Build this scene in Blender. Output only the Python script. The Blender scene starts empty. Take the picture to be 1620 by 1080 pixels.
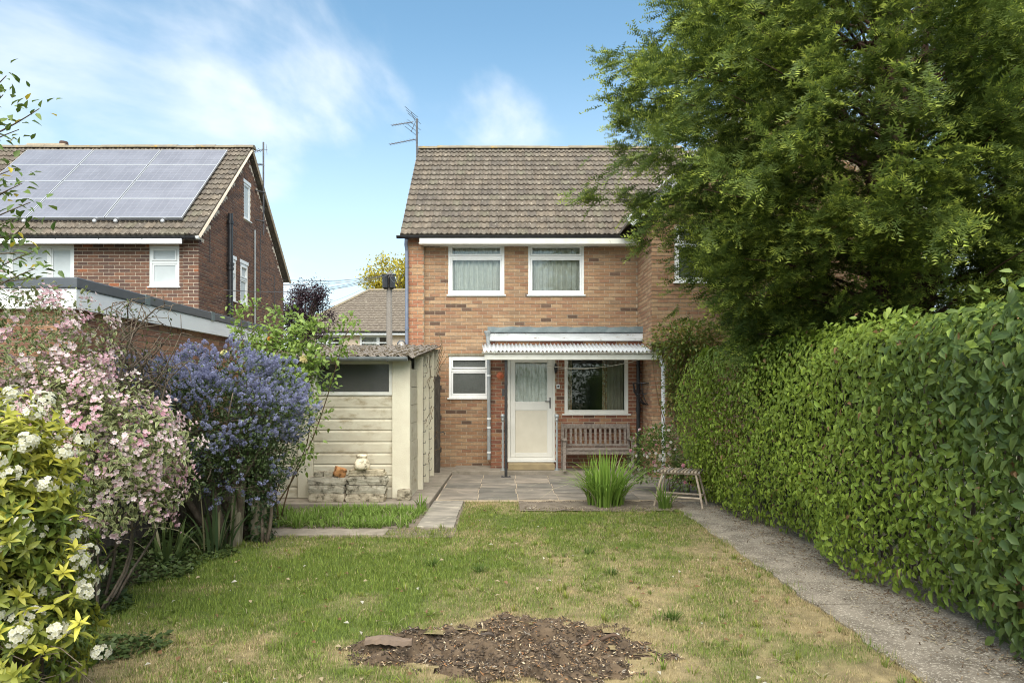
import bpy, math, random
import numpy as np
from mathutils import Vector, Matrix, noise as mnoise

SC = bpy.context.scene
COL = SC.collection
rng = np.random.default_rng(11)
random.seed(11)
R = math.radians

# ------------------------------------------------------------------ camera
EYE, FOC = 1.72, 1080.0
cam_d = bpy.data.cameras.new('camera')
cam_d.sensor_width = 36.0
cam_d.lens = 24.0
cam_d.shift_x = 10 / 1620
cam_d.shift_y = 75 / 1620
cam_d.clip_start = 0.05
cam_d.clip_end = 2000
cam = bpy.data.objects.new('camera', cam_d)
COL.objects.link(cam)
cam.location = (0, 0, EYE)
cam.rotation_euler = (R(90), 0, 0)
SC.camera = cam

# ------------------------------------------------------------------ light
SUN_EL, SUN_AZ = 56.0, 180.0          # azimuth clockwise from +Y: high behind the viewpoint
SC.view_settings.view_transform = 'Standard'
SC.view_settings.look = 'None'
SC.view_settings.exposure = 1.2
SC.view_settings.gamma = 1.0
SC.cycles.use_denoising = True
SC.cycles.filter_width = 1.05
world = bpy.data.worlds.new('World')
SC.world = world
world.use_nodes = True
nt = world.node_tree
nt.nodes.clear()


def N(tree, kind, **kw):
    n = tree.nodes.new(kind)
    for k, v in kw.items():
        setattr(n, k, v)
    return n


def mathn(tree, op, a, b=None, clamp=False):
    n = tree.nodes.new('ShaderNodeMath')
    n.operation = op
    n.use_clamp = clamp
    for i, v in enumerate((a, b)):
        if v is None:
            continue
        if isinstance(v, (int, float)):
            n.inputs[i].default_value = v
        else:
            tree.links.new(v, n.inputs[i])
    return n.outputs[0]


sky = N(nt, 'ShaderNodeTexSky', sky_type='NISHITA', sun_disc=False)
sky.sun_elevation = R(SUN_EL)
sky.sun_rotation = R(SUN_AZ)
sky.air_density = 1.0
sky.dust_density = 0.8
sky.ozone_density = 1.2
tc = N(nt, 'ShaderNodeTexCoord')
sep = N(nt, 'ShaderNodeSeparateXYZ')
nt.links.new(tc.outputs['Generated'], sep.inputs[0])
zc = mathn(nt, 'MAXIMUM', sep.outputs[2], 0.02)
zd = mathn(nt, 'ADD', zc, 0.16)
cx = mathn(nt, 'DIVIDE', sep.outputs[0], zd)
cy = mathn(nt, 'DIVIDE', sep.outputs[1], zd)
comb = N(nt, 'ShaderNodeCombineXYZ')
nt.links.new(cx, comb.inputs[0])
nt.links.new(cy, comb.inputs[1])
mp = N(nt, 'ShaderNodeMapping')
mp.inputs['Location'].default_value = (3.1, 0.55, 0.0)
mp.inputs['Rotation'].default_value = (0, 0, R(-35))
mp.inputs['Scale'].default_value = (1.25, 0.62, 1)
nt.links.new(comb.outputs[0], mp.inputs[0])
n1 = N(nt, 'ShaderNodeTexNoise')
n1.inputs['Scale'].default_value = 1.15
n1.inputs['Detail'].default_value = 7
n1.inputs['Roughness'].default_value = 0.52
n1.inputs['Distortion'].default_value = 0.35
nt.links.new(mp.outputs[0], n1.inputs['Vector'])
cr = N(nt, 'ShaderNodeMapRange', interpolation_type='SMOOTHSTEP')
cr.inputs['From Min'].default_value = 0.49
cr.inputs['From Max'].default_value = 0.70
cr.inputs['To Max'].default_value = 0.80
nt.links.new(n1.outputs['Fac'], cr.inputs['Value'])
haze = N(nt, 'ShaderNodeMapRange', interpolation_type='SMOOTHSTEP')
haze.inputs['From Min'].default_value = 0.0
haze.inputs['From Max'].default_value = 0.5
haze.inputs['To Min'].default_value = 0.66
haze.inputs['To Max'].default_value = 0.0
nt.links.new(sep.outputs[2], haze.inputs['Value'])
mixc = N(nt, 'ShaderNodeMix', data_type='RGBA')
nt.links.new(haze.outputs[0], mixc.inputs['Factor'])
tint = N(nt, 'ShaderNodeMix', data_type='RGBA', blend_type='MULTIPLY')
tint.inputs['Factor'].default_value = 1.0
tint.inputs['B'].default_value = (0.86, 1.06, 0.98, 1)
nt.links.new(sky.outputs[0], tint.inputs['A'])
nt.links.new(tint.outputs['Result'], mixc.inputs['A'])
mixc.inputs['B'].default_value = (4.5, 4.9, 5.3, 1)
mixd = N(nt, 'ShaderNodeMix', data_type='RGBA')
nt.links.new(cr.outputs[0], mixd.inputs['Factor'])
nt.links.new(mixc.outputs['Result'], mixd.inputs['A'])
mixd.inputs['B'].default_value = (4.95, 5.15, 5.4, 1)
bg = N(nt, 'ShaderNodeBackground')
bg.inputs['Strength'].default_value = 0.108
nt.links.new(mixd.outputs['Result'], bg.inputs[0])
wo = N(nt, 'ShaderNodeOutputWorld')
nt.links.new(bg.outputs[0], wo.inputs[0])

sun_d = bpy.data.lights.new('sun', 'SUN')
sun_d.energy = 3.3
sun_d.angle = R(80)
sun_d.color = (1.0, 0.92, 0.79)
sun = bpy.data.objects.new('sun', sun_d)
COL.objects.link(sun)
_az, _el = R(SUN_AZ), R(SUN_EL)
_to = Vector((math.sin(_az) * math.cos(_el), math.cos(_az) * math.cos(_el), math.sin(_el)))
sun.rotation_euler = (-_to).to_track_quat('-Z', 'Y').to_euler()
sun.location = (-8, -10, 20)


# ------------------------------------------------------------------ helpers
def at(px, py, d):
    """a point of the place: picture direction plus its measured distance"""
    return Vector(((px - 800) / FOC * d, d, EYE - (py - 615) / FOC * d))


def ax(px, d):
    return (px - 800) / FOC * d


def az(py, d):
    return EYE - (py - 615) / FOC * d


ORG = {}


def link(o, parent=None):
    COL.objects.link(o)
    if parent is not None:
        o.parent = parent
        if parent.name in ORG:
            o.matrix_parent_inverse = Matrix.Translation(-ORG[parent.name])
    return o


def tag(o, label=None, cat=None, group=None, kind=None):
    if label:
        o['label'] = label
    if cat:
        o['category'] = cat
    if group:
        o['group'] = group
    if kind:
        o['kind'] = kind
    return o


def thing(name, label, cat, loc=(0, 0, 0), group=None):
    o = bpy.data.objects.new(name, None)
    o.empty_display_size = 0.2
    o.location = loc
    COL.objects.link(o)
    ORG[o.name] = Vector(loc)
    return tag(o, label, cat, group)


def make_mesh(name, V, tris=None, quads=None, col=None, smooth=False):
    me = bpy.data.meshes.new(name)
    V = np.ascontiguousarray(V, dtype=np.float32).reshape(-1, 3)
    loops, starts, s = [], [], 0
    for fa, k in ((tris, 3), (quads, 4)):
        if fa is None or len(fa) == 0:
            continue
        fa = np.asarray(fa, dtype=np.int32).reshape(-1, k)
        loops.append(fa.ravel())
        starts.append(s + np.arange(len(fa), dtype=np.int32) * k)
        s += fa.size
    loops = np.concatenate(loops)
    starts = np.concatenate(starts)
    me.vertices.add(len(V))
    me.vertices.foreach_set('co', V.ravel())
    me.loops.add(len(loops))
    me.loops.foreach_set('vertex_index', loops)
    me.polygons.add(len(starts))
    me.polygons.foreach_set('loop_start', starts)
    me.update(calc_edges=True)
    if col is not None:
        a = me.attributes.new('col', 'FLOAT_COLOR', 'POINT')
        c = np.ones((len(V), 4), dtype=np.float32)
        c[:, :3] = np.asarray(col, dtype=np.float32).reshape(-1, 3)
        a.data.foreach_set('color', c.ravel())
    if smooth:
        me.polygons.foreach_set('use_smooth', np.ones(len(starts), dtype=bool))
    return me


def obj(name, me, material, parent=None, loc=None):
    if material is not None and len(me.materials) == 0:
        me.materials.append(material)
    o = bpy.data.objects.new(name, me)
    if loc is not None:
        o.location = loc
    return link(o, parent)


class MB:
    """collects solids, builds ONE mesh object"""

    def __init__(self, mp=None):
        self.v, self.f, self.c, self.mp = [], [], [], mp
        self.cur = (1, 1, 1)

    def add(self, vs, fs):
        b = len(self.v)
        for p in vs:
            p = tuple(p)
            self.v.append(self.mp(*p) if self.mp else p)
            self.c.append(self.cur)
        for f in fs:
            self.f.append([i + b for i in f])
        return self

    def box(self, x0, x1, y0, y1, z0, z1):
        vs = [(x, y, z) for z in (z0, z1) for y in (y0, y1) for x in (x0, x1)]
        return self.add(vs, [(0, 2, 3, 1), (4, 5, 7, 6), (0, 1, 5, 4), (2, 6, 7, 3), (0, 4, 6, 2), (1, 3, 7, 5)])

    def obox(self, c, s, rot=None):
        rot = rot or Matrix.Identity(3)
        c = Vector(c)
        vs = [c + rot @ Vector((x * s[0] / 2, y * s[1] / 2, z * s[2] / 2)) for z in (-1, 1) for y in (-1, 1) for x in (-1, 1)]
        return self.add(vs, [(0, 2, 3, 1), (4, 5, 7, 6), (0, 1, 5, 4), (2, 6, 7, 3), (0, 4, 6, 2), (1, 3, 7, 5)])

    def tube(self, pts, rad, n=6, caps=True):
        pts = [Vector(p) for p in pts]
        if not hasattr(rad, '__len__'):
            rad = [rad] * len(pts)
        vs, fs = [], []
        up = Vector((0.13, 0.31, 0.94)).normalized()
        prev = None
        for i, p in enumerate(pts):
            d = (pts[min(i + 1, len(pts) - 1)] - pts[max(i - 1, 0)]).normalized()
            if prev is None:
                a = d.cross(up)
                if a.length < 1e-3:
                    a = d.cross(Vector((1, 0, 0)))
            else:
                a = prev - d * prev.dot(d)
                if a.length < 1e-4:
                    a = d.cross(up)
            a.normalize()
            prev = a
            b = d.cross(a)
            for k in range(n):
                t = 2 * math.pi * k / n
                vs.append(p + (a * math.cos(t) + b * math.sin(t)) * rad[i])
        for i in range(len(pts) - 1):
            for k in range(n):
                fs.append((i * n + k, i * n + (k + 1) % n, (i + 1) * n + (k + 1) % n, (i + 1) * n + k))
        if caps:
            fs.append(tuple(range(n - 1, -1, -1)))
            fs.append(tuple((len(pts) - 1) * n + k for k in range(n)))
        return self.add(vs, fs)

    def lathe(self, prof, c, n=14):
        vs, fs = [], []
        for r, z in prof:
            for k in range(n):
                t = 2 * math.pi * k / n
                vs.append((c[0] + r * math.cos(t), c[1] + r * math.sin(t), c[2] + z))
        for i in range(len(prof) - 1):
            for k in range(n):
                fs.append((i * n + k, i * n + (k + 1) % n, (i + 1) * n + (k + 1) % n, (i + 1) * n + k))
        fs.append(tuple(range(n - 1, -1, -1)))
        fs.append(tuple((len(prof) - 1) * n + k for k in range(n)))
        return self.add(vs, fs)

    def ball(self, c, r, n=10, m=7, jit=0.0):
        vs, fs = [], []
        r = r if hasattr(r, '__len__') else (r, r, r)
        for i in range(m + 1):
            ph = math.pi * i / m
            for k in range(n):
                t = 2 * math.pi * k / n
                d = Vector((math.sin(ph) * math.cos(t), math.sin(ph) * math.sin(t), math.cos(ph)))
                s = 1 + jit * mnoise.noise(d * 1.7 + Vector(c) * 5)
                vs.append((c[0] + d.x * r[0] * s, c[1] + d.y * r[1] * s, c[2] + d.z * r[2] * s))
        for i in range(m):
            for k in range(n):
                fs.append((i * n + k, (i + 1) * n + k, (i + 1) * n + (k + 1) % n, i * n + (k + 1) % n))
        return self.add(vs, fs)

    def mesh(self, name, smooth=False, colors=False):
        me = bpy.data.meshes.new(name)
        me.from_pydata([tuple(p) for p in self.v], [], self.f)
        if colors:
            a = me.attributes.new('col', 'FLOAT_COLOR', 'POINT')
            a.data.foreach_set('color', np.array([(*c, 1) for c in self.c], dtype=np.float32).ravel())
        if smooth:
            me.polygons.foreach_set('use_smooth', np.ones(len(me.polygons), dtype=bool))
        me.update()
        return me

    def build(self, name, material, parent=None, smooth=False, bevel=0.0, colors=False, recalc=True):
        me = self.mesh(name, smooth, colors)
        if recalc:
            import bmesh
            bm = bmesh.new()
            bm.from_mesh(me)
            bmesh.ops.recalc_face_normals(bm, faces=bm.faces)
            bm.to_mesh(me)
            bm.free()
        o = obj(name, me, material, parent)
        if bevel:
            m = o.modifiers.new('edge', 'BEVEL')
            m.width = bevel
            m.segments = 2
            m.limit_method = 'ANGLE'
        return o


def fnoise(x, y, s=1.0, seed=0.0):
    """smooth value noise on arrays, about -1..1"""
    def h(i, j):
        v = np.sin(i * 127.1 + j * 311.7 + seed * 74.7) * 43758.5453
        return (v - np.floor(v)) * 2 - 1
    x = np.asarray(x, float) * s
    y = np.asarray(y, float) * s
    i, j = np.floor(x), np.floor(y)
    u, v = x - i, y - j
    u, v = u * u * (3 - 2 * u), v * v * (3 - 2 * v)
    return (h(i, j) * (1 - u) + h(i + 1, j) * u) * (1 - v) + (h(i, j + 1) * (1 - u) + h(i + 1, j + 1) * u) * v


def fbm(x, y, s=1.0, seed=0.0, o=4):
    r, a, t = 0, 1.0, 0
    for k in range(o):
        r = r + a * fnoise(x, y, s * 2 ** k, seed + k * 3.1)
        t += a
        a *= 0.55
    return r / t


def unit(v):
    return v / np.maximum(np.linalg.norm(v, axis=-1, keepdims=True), 1e-9)


def rand_dirs(n):
    return unit(rng.normal(size=(n, 3)))


def frames(d, up):
    """rotation matrices, y axis along d, z axis near up"""
    y = unit(np.asarray(d, float))
    x = np.cross(y, np.asarray(up, float))
    bad = np.linalg.norm(x, axis=1) < 1e-4
    x[bad] = np.cross(y[bad], np.array([1.0, 0.2, 0.1]))
    x = unit(x)
    z = np.cross(x, y)
    return np.stack([x, y, z], axis=2)


def scatter(T, pos, rot, scl, A, B=None):
    """copies of a template (verts, faces, weights) -> verts, faces, colours; weights blend colour A to B"""
    tv, tf, tw = T
    n, k = len(pos), len(tv)
    scl = np.asarray(scl, float)
    if scl.ndim == 1:
        scl = np.repeat(scl[:, None], 3, 1)
    loc = tv[None] * scl[:, None, :]
    V = np.einsum('nij,nkj->nki', rot, loc) + np.asarray(pos)[:, None, :]
    Fc = (tf[None] + (np.arange(n) * k)[:, None, None]).reshape(-1, tf.shape[1])
    A = np.broadcast_to(np.asarray(A, float), (n, 3))
    B = A if B is None else np.broadcast_to(np.asarray(B, float), (n, 3))
    C = A[:, None, :] * (1 - tw[None, :, None]) + B[:, None, :] * tw[None, :, None]
    return V.reshape(-1, 3), Fc, C.reshape(-1, 3)


def join(parts):
    V, Fc, C, b = [], [], [], 0
    for v, f, c in parts:
        V.append(v)
        Fc.append(f + b)
        C.append(c)
        b += len(v)
    return np.concatenate(V), np.concatenate(Fc), np.concatenate(C)


def foliage(name, parts, material, parent, smooth=False):
    tri = [p for p in parts if p[1].shape[1] == 3]
    V, Fc, C = join(tri)
    return obj(name, make_mesh(name, V, tris=Fc, col=C, smooth=smooth), material, parent)


# leaf templates: verts, triangles, blend weight
def leaf_T(w=0.5, fold=0.12, droop=0.12, edge=True):
    v = np.array([(0, 0, 0), (-w * .42, .30, fold), (w * .42, .30, fold), (0, .34, 0), (-w * .31, .66, fold * .7 - droop * .4),
                  (w * .31, .66, fold * .7 - droop * .4), (0, .68, -droop * .4), (0, 1, -droop)], float)
    f = np.array([(0, 3, 1), (0, 2, 3), (1, 3, 6), (1, 6, 4), (3, 2, 5), (3, 5, 6), (4, 6, 7), (6, 5, 7)])
    wt = np.array([0, 1, 1, 0, 1, 1, 0, 1], float) if edge else np.array([0, .3, .3, .3, .7, .7, .7, 1.0])
    return v, f, wt


def leaf4_T(w=0.5, fold=0.1, droop=0.1):
    v = np.array([(0, 0, 0), (-w / 2, .45, fold), (w / 2, .45, fold), (0, .5, 0), (0, 1, -droop)], float)
    f = np.array([(0, 3, 1), (0, 2, 3), (1, 3, 4), (3, 2, 4)])
    return v, f, np.array([0, .5, .5, .4, 1.0])


# ------------------------------------------------------------------ materials
def mat(name, c1, c2=None, scale=4.0, rough=0.8, bump=0.0, bscale=60.0, metal=0.0, spec=0.35, attr=False, c3=None, s3=1.0,
        t3=(0.55, 0.7), coat=0.0, stretch=None, detail=6, soft=(0.35, 0.65)):
    m = bpy.data.materials.new(name)
    m.use_nodes = True
    t = m.node_tree
    b = t.nodes['Principled BSDF']
    b.inputs['Roughness'].default_value = rough
    b.inputs['Metallic'].default_value = metal
    b.inputs['Specular IOR Level'].default_value = spec
    b.inputs['Coat Weight'].default_value = coat
    geo = N(t, 'ShaderNodeNewGeometry')
    vec = geo.outputs['Position']
    if stretch:
        mpn = N(t, 'ShaderNodeMapping')
        mpn.inputs['Scale'].default_value = stretch
        t.links.new(vec, mpn.inputs[0])
        vec = mpn.outputs[0]
    nz = N(t, 'ShaderNodeTexNoise')
    nz.inputs['Scale'].default_value = scale
    nz.inputs['Detail'].default_value = detail
    nz.inputs['Roughness'].default_value = 0.62
    t.links.new(vec, nz.inputs['Vector'])
    mr = N(t, 'ShaderNodeMapRange', interpolation_type='SMOOTHSTEP')
    mr.inputs['From Min'].default_value, mr.inputs['From Max'].default_value = soft
    t.links.new(nz.outputs['Fac'], mr.inputs['Value'])
    mx = N(t, 'ShaderNodeMix', data_type='RGBA')
    t.links.new(mr.outputs[0], mx.inputs['Factor'])
    mx.inputs['A'].default_value = (*c1, 1)
    mx.inputs['B'].default_value = (*(c2 or c1), 1)
    out = mx.outputs['Result']
    if c3:
        n3 = N(t, 'ShaderNodeTexNoise')
        n3.inputs['Scale'].default_value = s3
        n3.inputs['Detail'].default_value = 8
        n3.inputs['Roughness'].default_value = 0.7
        t.links.new(vec, n3.inputs['Vector'])
        r3 = N(t, 'ShaderNodeMapRange', interpolation_type='SMOOTHSTEP')
        r3.inputs['From Min'].default_value, r3.inputs['From Max'].default_value = t3
        t.links.new(n3.outputs['Fac'], r3.inputs['Value'])
        m3 = N(t, 'ShaderNodeMix', data_type='RGBA')
        t.links.new(r3.outputs[0], m3.inputs['Factor'])
        t.links.new(out, m3.inputs['A'])
        m3.inputs['B'].default_value = (*c3, 1)
        out = m3.outputs['Result']
    if attr:
        at_ = N(t, 'ShaderNodeAttribute', attribute_name='col')
        mm = N(t, 'ShaderNodeMix', data_type='RGBA', blend_type='MULTIPLY')
        mm.inputs['Factor'].default_value = 1
        t.links.new(out, mm.inputs['A'])
        t.links.new(at_.outputs['Color'], mm.inputs['B'])
        out = mm.outputs['Result']
    t.links.new(out, b.inputs['Base Color'])
    if bump:
        nb = N(t, 'ShaderNodeTexNoise')
        nb.inputs['Scale'].default_value = bscale
        nb.inputs['Detail'].default_value = 5
        t.links.new(vec, nb.inputs['Vector'])
        bp = N(t, 'ShaderNodeBump')
        bp.inputs['Strength'].default_value = min(1.0, bump)
        bp.inputs['Distance'].default_value = 0.01
        t.links.new(nb.outputs['Fac'], bp.inputs['Height'])
        t.links.new(bp.outputs[0], b.inputs['Normal'])
    return m


def leafmat(name, trans=0.3, rough=0.5, spec=0.35):
    m = bpy.data.materials.new(name)
    m.use_nodes = True
    t = m.node_tree
    b = t.nodes['Principled BSDF']
    b.inputs['Roughness'].default_value = rough
    b.inputs['Specular IOR Level'].default_value = spec
    a = N(t, 'ShaderNodeAttribute', attribute_name='col')
    t.links.new(a.outputs['Color'], b.inputs['Base Color'])
    tr = N(t, 'ShaderNodeBsdfTranslucent')
    t.links.new(a.outputs['Color'], tr.inputs['Color'])
    ms = N(t, 'ShaderNodeMixShader')
    ms.inputs[0].default_value = trans
    t.links.new(b.outputs[0], ms.inputs[1])
    t.links.new(tr.outputs[0], ms.inputs[2])
    t.links.new(ms.outputs[0], t.nodes['Material Output'].inputs['Surface'])
    return m


def glassmat(name, refl=1.5, tint=(0.93, 0.96, 0.95), rough=0.0, body=0.0, bodycol=(.4, .45, .48)):
    m = bpy.data.materials.new(name)
    m.use_nodes = True
    t = m.node_tree
    t.nodes.remove(t.nodes['Principled BSDF'])
    fr = N(t, 'ShaderNodeFresnel')
    fr.inputs['IOR'].default_value = refl
    tp = N(t, 'ShaderNodeBsdfTransparent')
    tp.inputs[0].default_value = (*tint, 1)
    src = tp.outputs[0]
    if body:
        df = N(t, 'ShaderNodeBsdfDiffuse')
        df.inputs[0].default_value = (*bodycol, 1)
        m0 = N(t, 'ShaderNodeMixShader')
        m0.inputs[0].default_value = body
        t.links.new(tp.outputs[0], m0.inputs[1])
        t.links.new(df.outputs[0], m0.inputs[2])
        src = m0.outputs[0]
    gl = N(t, 'ShaderNodeBsdfGlossy')
    gl.inputs['Roughness'].default_value = rough
    ms = N(t, 'ShaderNodeMixShader')
    t.links.new(fr.outputs[0], ms.inputs[0])
    t.links.new(src, ms.inputs[1])
    t.links.new(gl.outputs[0], ms.inputs[2])
    t.links.new(ms.outputs[0], t.nodes['Material Output'].inputs['Surface'])
    return m


M = {}
M['brick'] = mat('weathered_brick', (.84, .84, .84), (1.12, 1.1, 1.08), 22, .88, .35, 150, attr=True, c3=(.72, .68, .64), s3=1.1, t3=(.50, .72))
M['mortar'] = mat('buff_mortar', (.50, .41, .30), (.42, .34, .25), 8, .95, .3, 200)
M['mortar_pale'] = mat('pale_mortar', (.66, .56, .44), (.58, .49, .39), 8, .95, .3, 200)
M['tile'] = mat('concrete_tile', (.122, .102, .084), (.168, .145, .120), 5, .92, .5, 90, attr=True, c3=(.50, .47, .39), s3=15, t3=(.60, .68))
M['tile_gold'] = mat('lichen_ridge', (.20, .17, .13), (.26, .22, .15), 6, .92, .5, 90, c3=(.40, .25, .06), s3=5, t3=(.56, .68))
M['upvc'] = mat('white_plastic', (.80, .81, .80), (.76, .77, .76), 3, .35, 0, spec=.5)
M['cream_upvc'] = mat('cream_plastic', (.77, .75, .69), (.74, .72, .66), 3, .4, 0, spec=.45)
M['cream_panel'] = mat('cream_door_panel', (.70, .65, .54), (.66, .61, .50), 4, .5)
M['black'] = mat('black_plastic', (.016, .016, .019), (.028, .028, .03), 9, .4, 0, spec=.5)
M['blackpaint'] = mat('flaking_black_paint', (.018, .017, .018), (.03, .03, .03), 9, .5, .4, 80, c3=(.42, .40, .37), s3=16, t3=(.66, .7))
M['greypipe'] = mat('grey_plastic', (.30, .32, .33), (.36, .38, .38), 6, .5)
M['bluepipe'] = mat('slate_blue_plastic', (.16, .19, .26), (.20, .23, .30), 6, .5)
M['galv'] = mat('galvanised_steel', (.36, .39, .40), (.48, .50, .50), 14, .5, .1, 80, metal=.4)
M['greygutter'] = mat('grey_gutter', (.17, .19, .20), (.24, .26, .27), 7, .55, .2, 40)
M['coping'] = mat('grey_coping', (.085, .095, .11), (.105, .115, .13), 2, .45, 0, spec=.5)
M['fascia'] = mat('white_fascia', (.78, .79, .81), (.74, .75, .77), 1.5, .5)
M['peel'] = mat('peeling_white_paint', (.74, .75, .76), (.62, .63, .63), 5, .75, .5, 60, c3=(.30, .24, .17), s3=9, t3=(.60, .66), stretch=(.5, 1, 2.2))
M['softwhite'] = mat('weathered_white_paint', (.74, .73, .67), (.66, .65, .58), 5, .65, .2, 60, c3=(.33, .31, .24), s3=7, t3=(.62, .75))
M['lead'] = mat('lead_flashing', (.14, .175, .185), (.20, .235, .24), 7, .6, .2, 30)
M['corr'] = mat('clear_corrugated', (.80, .82, .84), (.70, .72, .73), 6, .35, 0, c3=(.45, .40, .30), s3=5, t3=(.66, .74), spec=.5)
_t = M['corr'].node_tree
_tr = N(_t, 'ShaderNodeBsdfTranslucent')
_tr.inputs[0].default_value = (.86, .88, .88, 1)
_ms = N(_t, 'ShaderNodeMixShader')
_ms.inputs[0].default_value = .5
_t.links.new(_t.nodes['Principled BSDF'].outputs[0], _ms.inputs[1])
_t.links.new(_tr.outputs[0], _ms.inputs[2])
_t.links.new(_ms.outputs[0], _t.nodes['Material Output'].inputs['Surface'])
M['asbestos'] = mat('mossy_cement_sheet', (.24, .215, .19), (.17, .145, .125), 12, .95, .6, 50, c3=(.08, .065, .04), s3=10, t3=(.50, .58))
M['conc_panel'] = mat('cream_painted_concrete', (.60, .56, .44), (.53, .48, .37), 3, .85, .25, 120, c3=(.34, .28, .18), s3=2.6, t3=(.50, .72), stretch=(1.2, 1, 2.4))
M['conc_post'] = mat('cream_render', (.66, .62, .49), (.60, .55, .43), 3, .9, .5, 90, c3=(.38, .34, .26), s3=4, t3=(.66, .8))
M['slab'] = mat('old_concrete', (.30, .26, .21), (.22, .19, .15), 5, .93, .5, 90, c3=(.14, .13, .09), s3=3, t3=(.55, .72))
M['paving'] = mat('paving_stone', (.25, .225, .19), (.145, .135, .115), 2.6, .9, .5, 110, attr=True, c3=(.40, .36, .29), s3=5, t3=(.56, .70), stretch=(.7, 1.6, 1))
M['path'] = mat('aggregate_concrete', (.265, .228, .18), (.145, .122, .094), 3.2, .97, 1.0, 110, c3=(.48, .43, .35), s3=60, t3=(.53, .61), detail=9)
M['step'] = mat('sandstone_step', (.36, .28, .16), (.28, .22, .13), 5, .9, .4, 60)
M['stone'] = mat('rough_stone', (.46, .42, .34), (.27, .235, .18), 9, .95, 1.0, 40, attr=True, c3=(.10, .09, .065), s3=9, t3=(.53, .64))
M['soil'] = mat('dark_soil', (.070, .048, .030), (.125, .088, .056), 9, .98, 1.0, 45, c3=(.17, .13, .09), s3=16, t3=(.58, .7))
M['bed'] = mat('dry_soil', (.13, .105, .08), (.20, .165, .125), 9, .98, 1.0, 45, c3=(.07, .055, .04), s3=8, t3=(.56, .68))
M['chip'] = mat('wood_chip', (.95, .95, .95), (1.1, 1.08, 1.04), 30, .9, .3, 90, attr=True)
M['oldwood'] = mat('grey_weathered_wood', (.32, .29, .26), (.22, .19, .165), 9, .85, .5, 60, stretch=(1, 1, 6))
M['benchwood'] = mat('silvered_teak', (.29, .245, .21), (.18, .145, .12), 10, .8, .4, 80, stretch=(2, 2, 2))
M['rustic'] = mat('pale_rustic_wood', (.46, .38, .29), (.30, .235, .175), 12, .8, .4, 60)
M['darkwood'] = mat('dark_timber', (.06, .05, .042), (.10, .085, .07), 8, .9, .4, 60, stretch=(3, 3, .6))
M['postwood'] = mat('lichen_post', (.30, .27, .19), (.20, .175, .12), 9, .93, .6, 60, stretch=(3, 3, .7))
M['bark'] = mat('brown_bark', (.10, .075, .055), (.17, .135, .10), 14, .95, .9, 50, stretch=(2, 2, .7))
M['yewbark'] = mat('red_brown_bark', (.065, .036, .025), (.11, .065, .045), 14, .95, .9, 40, stretch=(2, 2, .5))
M['rosestem'] = mat('green_brown_stem', (.12, .10, .045), (.18, .10, .06), 14, .8)
M['curtain'] = mat('net_curtain', (.88, .85, .79), (.80, .77, .71), 12, .9, .4, 160)
M['drape'] = mat('beige_drape', (.46, .40, .31), (.38, .32, .25), 3, .9)
M['pattern'] = mat('patterned_curtain', (.50, .38, .22), (.30, .13, .08), 22, .9, c3=(.62, .55, .42), s3=18, t3=(.5, .56))
M['frost'] = mat('obscure_glass', (.060, .066, .060), (.085, .095, .085), 60, .18, .8, 130, spec=.6)
M['blind'] = mat('pale_blind', (.56, .60, .61), (.50, .54, .55), 2, .6)
M['pane'] = glassmat('window_glass', 1.62)
M['dirtypane'] = glassmat('dusty_glass', 1.5, (.5, .52, .5), .12, .38, (.20, .20, .185))
M['globe'] = glassmat('clear_globe', 1.45, (.96, .97, .97), .02, .12, (.8, .82, .84))
M['cells'] = mat('dusty_sky_toned_cells', (.15, .152, .18), (.185, .188, .22), 1.6, .38, 0, spec=.6, coat=.25)  # pale lilac base colour carries the reflected sky as well as dust
M['cellline'] = mat('cell_busbar', (.26, .262, .30), None, 2, .3)
M['alu'] = mat('aluminium', (.60, .61, .63), None, 2, .35, metal=.5)
M['metal_dark'] = mat('dull_metal', (.10, .10, .105), (.16, .15, .15), 20, .55, metal=.6)
M['orange'] = mat('terracotta_glaze', (.52, .13, .06), (.60, .19, .09), 40, .6)
M['rendercream'] = mat('peach_render', (.66, .53, .41), (.62, .50, .39), 1, .9, .2, 60)
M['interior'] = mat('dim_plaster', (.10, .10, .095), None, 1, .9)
M['rope'] = mat('washing_line', (.50, .46, .38), None, 5, .7)
M['wire'] = mat('grey_cable', (.10, .10, .105), None, 5, .6)
M['leaf'] = leafmat('broad_leaf', .30, .42, .4)
M['needle'] = leafmat('yew_needle', .40, .55, .25)
M['blade'] = leafmat('grass_blade', .30, .6, .2)
M['petal'] = leafmat('petal', .35, .7, .15)
M['lawn'] = mat('lawn_thatch', (.90, .90, .90), (1.1, 1.1, 1.1), 30, .98, .8, 70, attr=True)
M['field'] = mat('rough_ground', (.07, .075, .03), (.11, .10, .055), 1.5, .98, .5, 20)

# ------------------------------------------------------------------ ground
g = MB()
g.add([(-300, -60, -.06), (300, -60, -.06), (300, 500, -.06), (-300, 500, -.06)], [(0, 1, 2, 3)])
tag(g.build('ground', M['field']), 'bare earth and rough grass under and around the gardens', 'ground', kind='structure')

STUMP = (0.06, 4.52, .90, .52)


def stump_r(x, y):
    a = np.arctan2((y - STUMP[1]) / STUMP[3], (x - STUMP[0]) / STUMP[2])
    r = np.hypot((x - STUMP[0]) / STUMP[2], (y - STUMP[1]) / STUMP[3])
    return r + .10 * np.sin(3 * a + 1) + .08 * np.sin(7 * a) + .07 * np.sin(13 * a + 2) + .05 * np.sin(29 * a)


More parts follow.
